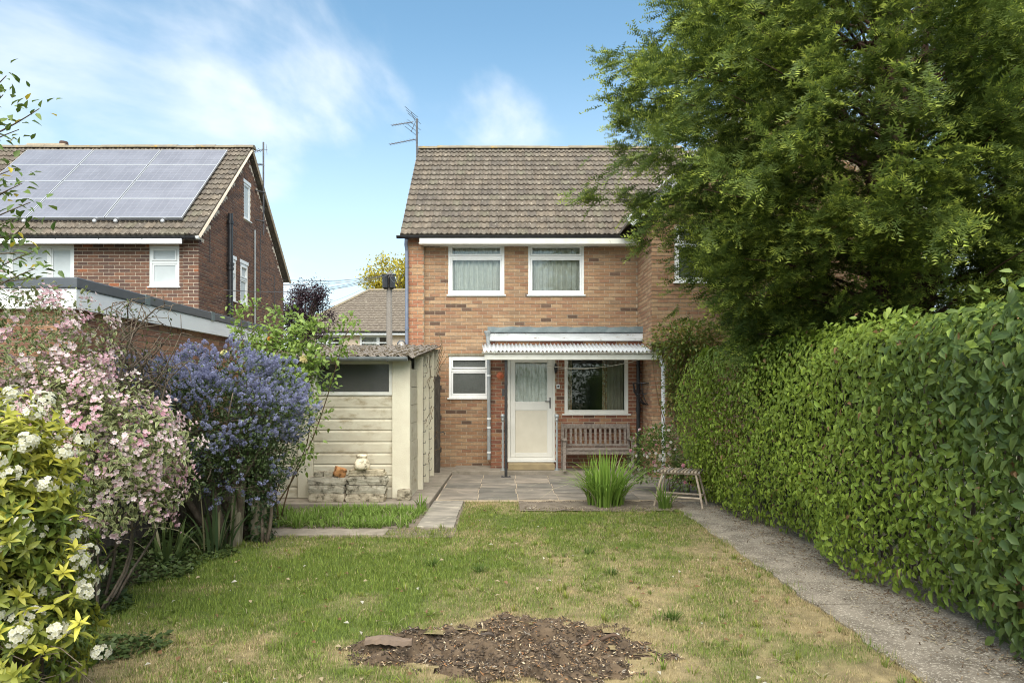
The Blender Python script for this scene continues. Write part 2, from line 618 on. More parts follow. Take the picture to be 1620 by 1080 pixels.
def dryness(x, y):
    """0 green .. 1 straw"""
    d = .41 + .62 * fbm(x, y, .9, 3) + .65 * fbm(x, y, 3.6, 8)
    sr = stump_r(x, y)
    d = d + .75 * np.clip(1.45 - sr, 0, .6) / .6
    d = d + .55 * np.clip((x - 1.75) / .6, 0, 1) * np.clip((7.5 - y) / 3.5, .25, 1)
    d = d + .55 * np.exp(-(((x + .1) / .75) ** 2 + ((y - 10.5) / .5) ** 2))
    d = d + .25 * np.clip((4.6 - y) / 1.0, 0, 1)
    d = d - .30 * np.clip((-x - .2) / 1.5, 0, 1) * np.clip((y - 4.6) / 1.5, 0, 1)
    return np.clip(d, 0, 1)


GREEN_A, GREEN_B = np.array([.13, .185, .036]), np.array([.215, .28, .055])
STRAW_A, STRAW_B = np.array([.38, .30, .155]), np.array([.49, .40, .22])


def lawn_edge_right(y):
    return 2.445 + .015 * np.sin(y * 3.1) + .015 * np.sin(y * 9.7)


def lawn_ok(x, y):
    far = np.where(x < -1.44, 7.97 + .05 * np.sin(x * 6) + .04 * np.sin(x * 17), np.where(x < -.62, 8.36 + .06 * np.sin(x * 15), np.where(x < .18, 10.86 - .25 * np.clip(-x, 0, 1), np.where(x > 1.9, 9.9, 9.62 + .1 * np.sin(x * 4)))))
    return (x < lawn_edge_right(y) + .06 * fnoise(x * 0, y, 8, 3)) & (y < far) & (x > -3.25 + .18 * np.sin(y * 2.2) + .1 * np.sin(y * 5.1)) & (stump_r(x, y) > .90 + .10 * fnoise(x, y, 9, 4))


nx, ny = 150, 230
gx, gy = np.meshgrid(np.linspace(-4.0, 2.47, nx), np.linspace(1.6, 10.95, ny))
dr = dryness(gx, gy)[..., None]
shade = (.75 + .25 * fnoise(gx, gy, 19, 5))[..., None]
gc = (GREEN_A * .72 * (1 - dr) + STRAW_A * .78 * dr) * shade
gz = .012 * fbm(gx, gy, 1.1, 4) + .006 * fnoise(gx, gy, 9, 2)
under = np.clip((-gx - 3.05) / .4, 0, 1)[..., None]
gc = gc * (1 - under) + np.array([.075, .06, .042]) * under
idx = np.arange(nx * ny).reshape(ny, nx)
q = np.stack([idx[:-1, :-1], idx[:-1, 1:], idx[1:, 1:], idx[1:, :-1]], -1).reshape(-1, 4)
keep = np.ones(len(q), bool)
cxq, cyq = gx.ravel()[q].mean(1), gy.ravel()[q].mean(1)
keep &= ~((cxq > -1.12) & (cxq < -.62) & (cyq > 8.35)) & ~((cxq < -.62) & (cyq > 8.33))
keep &= ~((cxq > .22) & (cyq > 9.75)) & (stump_r(cxq, cyq) > .86)
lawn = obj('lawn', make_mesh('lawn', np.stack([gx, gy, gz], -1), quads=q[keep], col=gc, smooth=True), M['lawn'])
tag(lawn, 'patchy green and straw coloured back garden lawn', 'lawn', kind='structure')

# blades of grass
def blades(n, xr, yr, ok, h, w, colf, lean=.55, near_bias=True):
    u = rng.random(n)
    y = yr[0] * (yr[1] / yr[0]) ** u if near_bias else yr[0] + (yr[1] - yr[0]) * u
    x = rng.uniform(xr[0], xr[1], n)
    m = ok(x, y)
    x, y = x[m], y[m]
    n = len(x)
    th = rng.uniform(0, 2 * np.pi, n)
    hh = h * rng.uniform(.35, 1.2, n) * np.where(rng.random(n) < .06, 1.9, 1.0)
    if callable(colf):
        c, hm = colf(x, y)
        hh = hh * hm
    ln = rng.uniform(0, lean, n)
    d = np.stack([np.cos(th) * ln, np.sin(th) * ln, np.ones(n)], 1)
    side = np.stack([-np.sin(th), np.cos(th), np.zeros(n)], 1) * (w * rng.uniform(.6, 1.4, n) * (.6 + y / 9))[:, None]
    b = np.stack([x, y, -.004 + np.zeros(n)], 1)
    tip = b + unit(d) * hh[:, None]
    V = np.stack([b - side, b + side, tip], 1).reshape(-1, 3)
    C = np.repeat(c, 3, 0)
    return V, np.arange(3 * n).reshape(-1, 3), C


def lawn_col(x, y):
    n = len(x)
    d = dryness(x, y)
    dry = rng.random(n) < np.clip(d * 1.05 - .08, 0.04, .96)
    t = rng.random((n, 1))
    g_ = GREEN_A * (1 - t) + GREEN_B * t
    lime = (rng.random(n) < .10)[:, None]
    g_ = np.where(lime, g_ * np.array([1.25, 1.2, 1.0]), g_)
    s_ = STRAW_A * (1 - t) + STRAW_B * t
    return np.where(dry[:, None], s_, g_) * rng.uniform(.7, 1.2, (n, 1)), np.where(dry, .75, 1.0) * (1.15 - .35 * d)


V, Fc, C = blades(430000, (-3.6, 2.55), (2.6, 10.9), lawn_ok, .042, .0022, lawn_col, 1.2)
Vf, Ff, Cf = blades(26000, (2.36, 2.53), (2.6, 9.9), lambda x, y: np.abs(x - 2.44) < .045 + .04 * fnoise(x * 0, y, 7, 5), .060, .0024, lawn_col, 1.6)
V, Fc, C = join([(V, Fc, C), (Vf, Ff, Cf)])
tag(obj('lawn_grass', make_mesh('lawn_grass', V, tris=Fc, col=C), M['blade']),
    'short mown grass blades of the lawn, green and straw', 'grass', kind='stuff')


def weed_col(x, y):
    n = len(x)
    t = rng.random((n, 1))
    return (np.array([.09, .19, .03]) * (1 - t) + np.array([.19, .31, .06]) * t) * rng.uniform(.75, 1.2, (n, 1)), .55 + .9 * np.clip(fnoise(x, y, 3.1, 2) + .5, 0, 1.1)


def weed_ok(x, y):
    return (x > -3.6) & (x < -1.12 - .12 * np.sin(y * 9)) & (y > 8.42 + .06 * np.sin(x * 7)) & (y < 9.74)


wb = MB()
wb.add([(-4.2, 7.9, .004), (-.6, 7.9, .004), (-.6, 10.8, .004), (-4.2, 10.8, .004)], [(0, 1, 2, 3)])
tag(wb.build('earth_strip', M['bed']), 'strip of earth before the concrete shed base', 'ground', kind='structure')
LONG_GRASS = True


# fallen leaves and daisies on the lawn
n = 420
x, y = rng.uniform(-2.8, 2.4, n), 3.3 + 6.5 * rng.random(n) ** 1.4
k = lawn_ok(x, y)
x, y = x[k], y[k]
n = len(x)
t = rng.random((n, 1))
cc = np.where(t < .6, np.array([.20, .11, .055]), np.where(t < .85, np.array([.40, .32, .20]), np.array([.50, .47, .40])))
d = rand_dirs(n)
d[:, 2] *= .25
p = scatter(leaf4_T(.6, .15, .1), np.stack([x, y, .022 + .01 * rng.random(n)], 1), frames(d, np.array([[0, 0, 1.0]]) + .5 * rand_dirs(n)),
            rng.uniform(.02, .055, n), cc)
tag(foliage('fallen_leaves', [p], M['leaf'], None), 'brown fallen leaves scattered over the lawn', 'leaves', kind='stuff')

# ------------------------------------------------------------------ paths and paving
pb_ = MB()
pb_.box(2.46, 3.75, 1.5, 10.3, -.05, -.002)
pth = pb_.build('garden_path', M['bed'])
tag(pth, 'narrow exposed-aggregate concrete path running beside the hedge', 'path', kind='structure')
for (ya, yb_) in ((1.5, 3.72), (3.735, 5.36), (5.37, 6.62), (6.632, 8.3), (8.31, 10.3)):
    pa = MB()
    ys = np.linspace(ya, yb_, 14)
    vs, fs = [], []
    dz_ = random.uniform(-.004, .004)
    for yy in ys:
        e = 2.43 + .014 * math.sin(yy * 5.3) + .012 * math.sin(yy * 12.1) + .010 * math.sin(yy * 31)
        for xx, zz in ((e, -.04), (e + .014, .018), (e + .03, .024), (e + .4, .03), (3.75, .026)):
            vs.append((xx, yy, zz + dz_ + .004 * math.sin(yy * 2 + xx)))
    m_ = 5
    for i in range(len(ys) - 1):
        for j in range(m_ - 1):
            fs.append((i * m_ + j, i * m_ + j + 1, i * m_ + m_ + j + 1, i * m_ + m_ + j))
    for base in (0, (len(ys) - 1) * m_):
        c0 = len(vs)
        for j in range(m_):
            p = vs[base + j]
            vs.append((p[0], p[1], -.045))
        for j in range(m_ - 1):
            fs.append((base + j, base + j + 1, c0 + j + 1, c0 + j))
    pa.add(vs, fs)
    pa.build('path_bay', M['path'], pth, recalc=False)

PZ = .035
patio = MB()
patio.box(-1.07, 3.3, 10.43, 13.45, -.05, PZ - .012)
pat = patio.build('patio', M['mortar'])
tag(pat, 'paved patio of grey slabs behind the house', 'patio', kind='structure')
sw = .62
slab_meshes = []
for v in range(6):
    b = MB()
    s = .80 + .09 * v
    b.cur = (s, s * (1 - .012 * v), s * (1 - .02 * v))
    h = sw / 2 - .008
    b.box(-h, h, -h, h, -.045, 0)
    slab_meshes.append(b.mesh('paving_slab', colors=True))
    slab_meshes[-1].materials.append(M['paving'])
for r_ in range(5):
    for c_ in range(7):
        cx_, cy_ = -.76 + sw * c_ + (.0 if r_ % 2 else .02), 10.73 + .602 * r_
        if cx_ > 3.2:
            continue
        o = obj('paving_slab', random.choice(slab_meshes), None, pat, (cx_, cy_, PZ + random.uniform(-.004, .004)))
        o.scale = (1, .97, 1)
        o.rotation_euler = (random.uniform(-.004, .004), random.uniform(-.004, .004), random.choice((0, math.pi)))
sp = MB()
sp.box(-1.06, 3.0, 13.45, 14.6, -.05, .10)
tag(sp.build('house_plinth_path', M['slab'], bevel=.008), 'raised concrete strip along the foot of the house', 'path', kind='structure')

# stepping slabs beside the shed and the strip before the weeds
st = MB()
st.box(-1.12, -.63, 8.4, 10.5, -.05, .006)
stp = st.build('slab_path', M['bed'])
tag(stp, 'short run of grey slabs joining lawn and patio beside the shed base', 'path', kind='structure')
for (x0, x1, y0, y1) in ((-1.10, -.64, 8.42, 9.0), (-1.09, -.65, 9.03, 9.66), (-1.09, -.64, 9.69, 10.40)):
    b = MB()
    b.cur = (1.25, 1.24, 1.22)
    b.box(x0, x1, y0, y1, -.03, .024)
    b.build('paving_slab', M['paving'], stp, bevel=.006, colors=True)
b = MB()
b.box(-3.2, -1.42, 7.98, 8.30, -.05, .022)
tag(b.build('edging_strip', M['slab'], bevel=.008), 'weathered concrete strip between lawn and uncut grass', 'path', kind='structure')

# soil bed before the patio
vs, fs = [], []
bx_, by_ = 46, 14
for j in range(by_):
    for i in range(bx_):
        xx, yy = .2 + 2.4 * i / (bx_ - 1), 9.55 + .90 * j / (by_ - 1)
        vs.append((xx, yy, .012 + .025 * float(fbm(xx, yy, 5, 2)) + .02 * math.sin(math.pi * j / (by_ - 1))))
for j in range(by_ - 1):
    for i in range(bx_ - 1):
        a = j * bx_ + i
        fs.append((a, a + 1, a + bx_ + 1, a + bx_))
b = MB()
b.add(vs, fs)
tag(b.build('flower_bed', M['bed'], recalc=False, smooth=True), 'narrow bed of dry soil along the patio edge', 'ground', kind='structure')


# ------------------------------------------------------------------ brickwork
BUFF = [(.36, .225, .13), (.42, .28, .17), (.31, .175, .10), (.47, .33, .205), (.285, .15, .095), (.38, .225, .13), (.34, .20, .125),
        (.44, .30, .18), (.26, .135, .085), (.125, .078, .055), (.31, .205, .13), (.16, .10, .07)]
_mean = np.array(BUFF[:9]).mean(0)
BUFF = [tuple(np.array(c) * .68 + _mean * np.array([1.03, .97, .92]) * .32) for c in BUFF[:9]] + BUFF[9:]
BUFF_P = np.array([11, 11, 11, 7, 9, 11, 10, 9, 7, 2.6, 8, 2.6])
REDB = [(.29, .125, .075), (.25, .105, .065), (.33, .16, .09), (.22, .095, .065), (.36, .20, .11), (.13, .07, .05)]
REDB_P = np.array([10, 9, 8, 7, 4, 3.])
BROWN = [(.145, .078, .055), (.12, .068, .052), (.165, .088, .060), (.105, .062, .050), (.19, .095, .060), (.27, .10, .05)]
BROWN = [tuple(1.15 * v for v in c) for c in BROWN]
BROWN_P = np.array([11, 10, 9, 8, 5, 1.8])
_bm = {}


def brick_mesh(col):
    if col not in _bm:
        b = MB()
        b.cur = col
        b.box(-.5, .5, -.5, .5, -.5, .5)
        me = b.mesh('brick', colors=True)
        me.materials.append(M['brick'])
        _bm[col] = me
    return _bm[col]


def brick_list(facing, plane, u0, u1, z0, z1, openings, pal, pp, zlim=None, bond=0.0, seed=0):
    """bricks of a stretcher-bond wall; facing 'y-' (front walls), 'x+' or 'x-' (side walls)"""
    rs = np.random.default_rng(seed)
    pp = pp / pp.sum()
    out = []
    row = 0
    z = z0
    while z + .065 <= z1 + .02:
        u = u0 - (.1125 if row % 2 else 0) - bond
        prev_dark = False
        while u < u1:
            a, b_ = max(u, u0), min(u + .215, u1)
            zc_ = z + .0325
            segs = [(a, b_)]
            for (ou0, ou1, oz0, oz1) in openings:
                if oz0 - .02 < zc_ < oz1 + .02:
                    ns = []
                    for s0, s1 in segs:
                        if ou1 <= s0 or ou0 >= s1:
                            ns.append((s0, s1))
                        else:
                            if ou0 > s0:
                                ns.append((s0, ou0))
                            if ou1 < s1:
                                ns.append((ou1, s1))
                    segs = ns
            for s0, s1 in segs:
                if s1 - s0 < .03:
                    continue
                if zlim and (z + .02 > zlim(s0) or z + .02 > zlim(s1)):
                    continue
                k = rs.choice(len(pal), p=pp)
                if prev_dark and rs.random() < .35:
                    k = len(pal) - 3 if len(pal) > 8 else k
                prev_dark = sum(pal[k]) < .3
                pr = rs.uniform(0, .003)
                if facing == 'y-':
                    c, s = ((s0 + s1) / 2, plane + .022 - pr, zc_), (s1 - s0 - .004, .044, .0605)
                elif facing == 'x+':
                    c, s = (plane - .022 + pr, (s0 + s1) / 2, zc_), (.044, s1 - s0 - .004, .0605)
                else:
                    c, s = (plane + .022 - pr, (s0 + s1) / 2, zc_), (.044, s1 - s0 - .004, .0605)
                out.append((c, s, pal[k]))
            u += .225
        z += .075
        row += 1
    return out


def lay_bricks(wall, bricks, pick=None, limit=300):
    """the largest in view become single bricks, the rest one mesh"""
    if pick:
        ranked = sorted(range(len(bricks)), key=lambda i: pick(bricks[i]))
    else:
        ranked = list(range(len(bricks)))
    one = set(ranked[:limit])
    rest = MB()
    for i, (c, s, col) in enumerate(bricks):
        if i in one:
            o = obj('brick', brick_mesh(col), None, wall, c)
            o.scale = s
        else:
            rest.cur = col
            rest.box(c[0] - s[0] / 2, c[0] + s[0] / 2, c[1] - s[1] / 2, c[1] + s[1] / 2, c[2] - s[2] / 2, c[2] + s[2] / 2)
    if rest.v:
        tag(rest.build('brickwork', M['brick'], wall, colors=True, recalc=False), kind='stuff')


def holed(mb, u0, u1, z0, z1, openings, fn):
    """rectangular wall with openings, as cells; fn(u0,u1,z0,z1) adds a solid"""
    us = sorted({u0, u1, *[min(max(o[i], u0), u1) for o in openings for i in (0, 1)]})
    zs = sorted({z0, z1, *[min(max(o[i], z0), z1) for o in openings for i in (2, 3)]})
    for i in range(len(us) - 1):
        for j in range(len(zs) - 1):
            uc, zc_ = (us[i] + us[i + 1]) / 2, (zs[j] + zs[j + 1]) / 2
            if any(o[0] < uc < o[1] and o[2] < zc_ < o[3] for o in openings):
                continue
            fn(us[i], us[i + 1], zs[j], zs[j + 1])


# ------------------------------------------------------------------ windows
def front_map(Y):
    return lambda u, d, z: (u, Y - d, z)


def side_map(X):
    return lambda u, d, z: (X + d, u, z)


def bars(mb, u0, u1, z0, z1, w, d0, d1):
    mb.box(u0, u0 + w, d0, d1, z0, z1)
    mb.box(u1 - w, u1, d0, d1, z0, z1)
    mb.box(u0 + w, u1 - w, d0, d1, z0, z0 + w)
    mb.box(u0 + w, u1 - w, d0, d1, z1 - w, z1)


def wavy(mp_, u0, u1, z0, z1, d, amp, folds, seed=0, gather=0.0):
    n = max(24, int(folds * 10))
    b = MB(mp_)
    vs, fs = [], []
    rs = random.Random(seed)
    ph = rs.uniform(0, 6)
    for k, z in enumerate((z0, (z0 + z1) / 2, z1)):
        for i in range(n + 1):
            t = i / n
            off = amp * math.sin(t * folds * 6.283 + ph + .7 * math.sin(t * 9 + ph)) + amp * .5 * math.sin(t * folds * 14.1 + ph)
            uu = u0 + (u1 - u0) * t
            uu += gather * (1 - k / 2) * (t - .5)
            vs.append((uu, d + off, z))
    for k in range(2):
        for i in range(n):
            a = k * (n + 1) + i
            fs.append((a, a + 1, a + n + 2, a + n + 1))
    b.add(vs, fs)
    return b


def window(parent, mp_, u0, u1, z0, z1, split=None, fmat='upvc', fill='net', sillw=.03, mull=None, name='window', pane='pane', seed=1, sash=.055):
    """frame is the part; sashes, panes, sill and curtains hang under it"""
    w = sash
    b = MB(mp_)
    bars(b, u0, u1, z0, z1, w, -.075, -.012)
    cells = []
    if split:
        b.box(u0 + w, u1 - w, -.075, -.012, split - w / 2, split + w / 2)
        cells = [(u0 + w, u1 - w, z0 + w, split - w / 2), (u0 + w, u1 - w, split + w / 2, z1 - w)]
    elif mull:
        xs = [u0 + w] + [m for m in mull] + [u1 - w]
        for m in mull:
            b.box(m - w / 2, m + w / 2, -.075, -.012, z0 + w, z1 - w)
        cells = [(xs[i] + (w / 2 if i else 0), xs[i + 1] - (w / 2 if i < len(xs) - 2 else 0), z0 + w, z1 - w) for i in range(len(xs) - 1)]
    else:
        cells = [(u0 + w, u1 - w, z0 + w, z1 - w)]
    win = b.build(name, M[fmat], parent, bevel=.005)
    for k, (a0, a1, c0, c1) in enumerate(cells):
        s = MB(mp_)
        sw_ = .034 if (split or mull) else .012
        bars(s, a0 + .002, a1 - .002, c0 + .002, c1 - .002, sw_, -.07, .002 if split and k == 1 else -.02)
        s.build('sash', M[fmat], win, bevel=.004)
        g_ = MB(mp_)
        g_.box(a0 + sw_, a1 - sw_, -.045, -.039, c0 + sw_, c1 - sw_)
        g_.build('pane', M['frost'] if fill == 'frost' else M['blind'] if fill == 'blind' else M[pane], win)
    if sillw:
        s = MB(mp_)
        s.box(u0 - sillw, u1 + sillw, -.07, .035, z0 - .032, z0 - .002)
        s.build('sill', M[fmat], win, bevel=.005)
    if fill == 'net':
        wavy(mp_, u0 + .03, u1 - .03, z0 + .02, z1 - .01, -.17, .028, 9, seed).build('net_curtain', M['curtain'], win, smooth=True, recalc=False)
    return win


# ------------------------------------------------------------------ roof tiles
def tile_template(w, L, roll=.030, th=.020):
    prof = [(-.5, 0), (-.42, .35), (-.30, 1), (-.18, .35), (-.08, 0), (.08, 0), (.18, .35), (.30, 1), (.42, .35), (.5, 0)]
    vs, fs = [], []
    for y_, dz in ((0, .030), (L, 0.0)):
        for u, h in prof:
            vs.append((u * w, y_, dz + roll * h + th))
    n = len(prof)
    for i in range(n - 1):
        fs.append((i, i + 1, n + i + 1, n + i))
    for u, h in prof:
        vs.append((u * w, .004, .004 + roll * h * .75))
    for i in range(n - 1):
        fs.append((2 * n + i, 2 * n + i + 1, i + 1, i))
    fs.append((0, n, 2 * n))
    fs.append((n - 1, 3 * n - 1, 2 * n - 1))
    return np.array(vs), fs


def roof_tiles(roof, x0, x1, eave, ridge, w=.205, gauge=.246, skip=None, limit=300, mirror=False, pick=None):
    """eave, ridge: (y, z); tiles lie on the sheet between them"""
    dy, dz = ridge[0] - eave[0], ridge[1] - eave[1]
    L = math.hypot(dy, dz)
    ang = math.atan2(dz, dy)
    rows = int(round(L / gauge))
    gauge = L / rows
    tv, tf = tile_template(w, gauge + .03)
    shades = [(.82, .82, .82), (.92, .91, .88), (1.0, .99, .96), (1.08, 1.05, 1.0), (1.16, 1.12, 1.04), (.98, 1.02, .92), (.88, .85, .80)]
    meshes = []
    for s in shades:
        b = MB()
        b.cur = s
        b.add(tv, tf)
        me = b.mesh('roof_tile', colors=True)
        me.materials.append(M['tile'])
        meshes.append(me)
    cols = int((x1 - x0) / w)
    rest, cnt = MB(), 0
    rot = Matrix.Rotation(ang, 3, 'X')
    spots = []
    for r_ in range(rows):
        s = r_ * gauge
        py_, pz_ = eave[0] + dy * s / L, eave[1] + dz * s / L
        for c_ in range(cols):
            xx = x0 + w * (c_ + .5)
            if skip and skip(xx, py_, pz_):
                continue
            spots.append((xx, py_, pz_))
    order = sorted(range(len(spots)), key=(lambda i: pick(spots[i])) if pick else (lambda i: i))
    one = set(order[:limit])
    for i, p in enumerate(spots):
        k = random.choices(range(len(shades)), (2, 3, 4, 3, 2, 2, 1.5))[0]
        jit = Vector((random.uniform(-.003, .003), 0, random.uniform(-.002, .003)))
        if i in one:
            o = obj('roof_tile', meshes[k], None, roof, Vector(p) + jit)
            o.rotation_euler = (ang + random.uniform(-.012, .012), random.uniform(-.008, .008), 0)
        else:
            rest.cur = shades[k]
            rest.add([rot @ Vector(v) + Vector(p) + jit for v in tv], tf)
    if rest.v:
        tag(rest.build('roof_tiling', M['tile'], roof, colors=True, recalc=False), kind='stuff')


def ridge_tiles(roof, x0, x1, y, z, n, m='tile_gold', r=.12):
    L = (x1 - x0) / n
    b = MB()
    vs, fs = [], []
    for xx in (-L / 2, L / 2 + .015):
        for k in range(7):
            t = math.pi * k / 6
            vs.append((xx, r * 1.05 * math.cos(t), r * .75 * math.sin(t) - .02))
    for k in range(6):
        fs.append((k, k + 1, k + 8, k + 7))
    fs.append((0, 7, 13, 6))
    fs.append((0, 1, 2, 3, 4, 5, 6))
    fs.append((13, 12, 11, 10, 9, 8, 7))
    b.add(vs, fs)
    me = b.mesh('ridge_tile')
    me.materials.append(M[m])
    for i in range(n):
        o = obj('ridge_tile', me, None, roof, (x0 + L * (i + .5), y, z + random.uniform(-.006, .008)))
        o.rotation_euler = (0, random.uniform(-.008, .008), random.uniform(-.01, .01))


def gutter(x0, x1, y, z, r, m, parent, name='gutter'):
    b = MB()
    vs, fs = [], []
    for xx in (x0, x1):
        for k in range(9):
            t = math.pi * (1 + k / 8)
            vs.append((xx, y + r * math.cos(t), z + r * math.sin(t)))
    for k in range(8):
        fs.append((k, k + 1, k + 10, k + 9))
    fs.append((0, 8, 7, 6, 5, 4, 3, 2, 1))
    fs.append((9, 10, 11, 12, 13, 14, 15, 16, 17))
    b.add(vs, fs)
    for xx in np.arange(x0 + .25, x1, .9):
        b.tube([(xx, y + r * 1.08 * math.cos(math.pi * (1 + k / 6)), z + r * 1.08 * math.sin(math.pi * (1 + k / 6))) for k in range(7)], .009, 5)
    return b.build(name, M[m], parent)


# ------------------------------------------------------------------ main house
FY = 14.5
HX0, HX1 = -2.08, 2.80
EZ = 4.93
house = thing('brick_house', 'buff brick end house with brown tiled roof and white upstairs windows', 'house', (0.4, FY, 0))
PY = 14.0                     # front of the porch infill
up1 = (ax(709, FY), ax(798, FY), az(466, FY), az(385, FY))
up2 = (ax(835.5, FY), ax(924, FY), az(466, FY), az(385, FY))
lo1 = (ax(710, FY), -.34, az(629, FY), az(563, FY))
w = MB()
ops = [up1, up2, lo1]
holed(w, HX0 + .012, HX1, 0, EZ, ops + [(-.26, HX1, 0, 2.6)], lambda a, b, c, d: w.box(a, b, FY + .008, FY + .12, c, d))
w.box(HX0 + .012, HX0 + .12, FY + .12, 19.9, 0, EZ)
w.box(HX0 + .12, 8.2, 19.9, 20.0, 0, EZ)
# gable of the left end
w.add([(HX0 + .012, FY + .12, EZ), (HX0 + .012, 19.9, EZ), (HX0 + .012, 17.2, 7.62), (HX0 + .11, FY + .12, EZ), (HX0 + .11, 19.9, EZ), (HX0 + .11, 17.2, 7.62)],
      [(0, 1, 2), (3, 5, 4), (0, 2, 5, 3), (1, 4, 5, 2)])
wall = w.build('wall', M['mortar'], house)
bricks = brick_list('y-', FY, -1.725, HX1, 0, EZ, ops + [(-.25, HX1, 0, 2.7)], BUFF, BUFF_P, seed=3)
pier = brick_list('y-', FY - .09, HX0, -1.73, 0, EZ, [], [(.42, .22, .125), (.40, .19, .11), (.44, .25, .14), (.36, .16, .095), (.45, .28, .16)], np.array([3, 3, 3, 2, 2.]), seed=4)
lay_bricks(wall, bricks + pier, pick=lambda b: (b[0][2] < 1.0, -b[0][2]), limit=300)
b = MB()
b.box(HX0 + .006, -1.736, FY - .082, FY + .004, 0, EZ)
b.build('pier', M['mortar'], wall)
for i, o in enumerate((up1, up2)):
    win = window(house, front_map(FY), *o, split=o[2] + (o[3] - o[2]) * .735, fill='net', seed=3 + i)
    wavy(front_map(FY), o[0] + .55 + .1 * i, o[1] - .05, o[2] + .02, o[3], -.26, .03, 5, 9 + i, gather=.1).build('curtain', M['drape'], win, smooth=True, recalc=False)
window(house, front_map(FY), *lo1, split=lo1[2] + (lo1[3] - lo1[2]) * .66, fill='frost')
b = MB()
b.box(lo1[0] - .02, lo1[1], FY - .012, FY + .05, lo1[3] + .003, lo1[3] + .05)
b.build('lintel', M['postwood'], house)

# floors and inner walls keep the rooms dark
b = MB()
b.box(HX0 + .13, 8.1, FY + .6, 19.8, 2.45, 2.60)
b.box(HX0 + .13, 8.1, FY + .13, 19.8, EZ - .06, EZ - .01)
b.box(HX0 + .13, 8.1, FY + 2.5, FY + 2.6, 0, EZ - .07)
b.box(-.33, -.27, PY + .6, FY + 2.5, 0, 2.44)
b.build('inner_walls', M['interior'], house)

# roof
EAVE, RIDGE = (14.22, 4.90), (17.2, 7.74)
rf = MB()
rx0, rx1 = -2.17, 5.2
rf.add([(rx0, EAVE[0], EAVE[1] - .02), (rx1, EAVE[0], EAVE[1] - .02), (rx1, RIDGE[0], RIDGE[1] - .02), (rx0, RIDGE[0], RIDGE[1] - .02),
        (rx0, 20.2, 4.88), (rx1, 20.2, 4.88)], [(0, 1, 2, 3), (3, 2, 5, 4)])
roof = rf.build('roof', M['tile'], house, recalc=False, colors=True)
roof_tiles(roof, rx0 - .03, 4.5, EAVE, RIDGE, pick=lambda p: (p[0] > 2.6, p[1]))
ridge_tiles(roof, rx0 - .02, 4.4, RIDGE[0], RIDGE[1] + .02, 14)
b = MB()
b.tube([(rx0 - .015, EAVE[0] + .02, EAVE[1] - .01), (rx0 - .015, RIDGE[0], RIDGE[1] - .01)], .028, 4)
b.build('verge_mortar', M['mortar'], roof)
b = MB()
b.box(rx0 + .38, HX1 - .06, 14.17, 14.20, EZ - .20, EZ - .085)
b.build('fascia_board', M['softwhite'], house)
b = MB()
b.box(rx0 + .36, HX1 - .004, 14.201, FY + .006, EZ - .19, EZ - .17)
b.build('soffit', M['softwhite'], house)
gutter(rx0 - .10, HX1 - .12, EAVE[0] - .015, EAVE[1] + .0, .056, 'black', house)
b = MB()
dx = ax(643.5, 14.35)
b.tube([(dx + .01, EAVE[0], EAVE[1] - .06), (dx - .01, 14.30, EAVE[1] - .16), (dx, 14.36, EAVE[1] - .28), (dx, 14.36, .12)], .036, 10)
for z in (4.3, 3.0, 1.6):
    b.lathe([(.044, -.03), (.044, .03)], (dx, 14.36, z), 10)
b.build('downpipe', M['bluepipe'], house, smooth=False)

# wing to the right with its own gable
WY = 13.1
b = MB()
wing_win = (3.24, 4.5, 3.77, 4.86)
GA = 5.35
holed(b, HX1 + .008, 8.0, 0, EZ - .1, [wing_win], lambda a, c, d, e: b.box(a, c, WY + .008, WY + .12, d, e))
b.box(HX1 + .008, HX1 + .1, WY + .12, FY + .1, 0, EZ - .1)
b.box(7.9, 8.0, WY + .12, 19.9, 0, EZ - .1)
b.add([(HX1 + .008, WY + .008, EZ - .1), (8.0, WY + .008, EZ - .1), (GA, WY + .008, 7.3), (HX1 + .008, WY + .11, EZ - .1), (8.0, WY + .11, EZ - .1), (GA, WY + .11, 7.3)],
      [(0, 1, 2), (3, 5, 4), (0, 2, 5, 3), (1, 4, 5, 2)])
wwall = b.build('wing_wall', M['mortar'], house)
wb_ = brick_list('y-', WY, HX1, 8.0, 0, 7.3, [wing_win], BUFF[:9], BUFF_P[:9], seed=8, zlim=lambda u: 7.35 - abs(u - GA) * .96)
ws_ = brick_list('x-', HX1, WY, FY, 0, EZ, [], BUFF[:9], BUFF_P[:9], seed=9, bond=.1)
lay_bricks(wwall, wb_ + ws_, pick=lambda q: (q[0][0] > 4.1, q[0][2] < 2.6, q[0][1]), limit=300)
window(house, front_map(WY), *wing_win, split=4.5, fill='net', seed=7)
b = MB()
for s in (-1, 1):
    e0, e1 = Vector((GA + s * 2.93, WY - .16, EZ - .12)), Vector((GA, WY - .16, EZ + 2.72))
    for dzz, yy0, yy1 in ((0, 0, .035),):
        dv = (e1 - e0).normalized()
        up_ = Vector((-dv.z, 0, dv.x)) * (1 if s > 0 else -1)
        up_ = up_ if up_.z > 0 else -up_
        vs = []
        for yy in (yy0, yy1):
            for q_ in (e0, e1, e1 + up_ * .2, e0 + up_ * .2):
                vs.append(q_ + Vector((0, yy, 0)))
        b.add(vs, [(0, 1, 2, 3), (7, 6, 5, 4), (0, 4, 5, 1), (3, 2, 6, 7), (0, 3, 7, 4), (1, 5, 6, 2)])
b.build('bargeboard', M['fascia'], house)
b = MB()
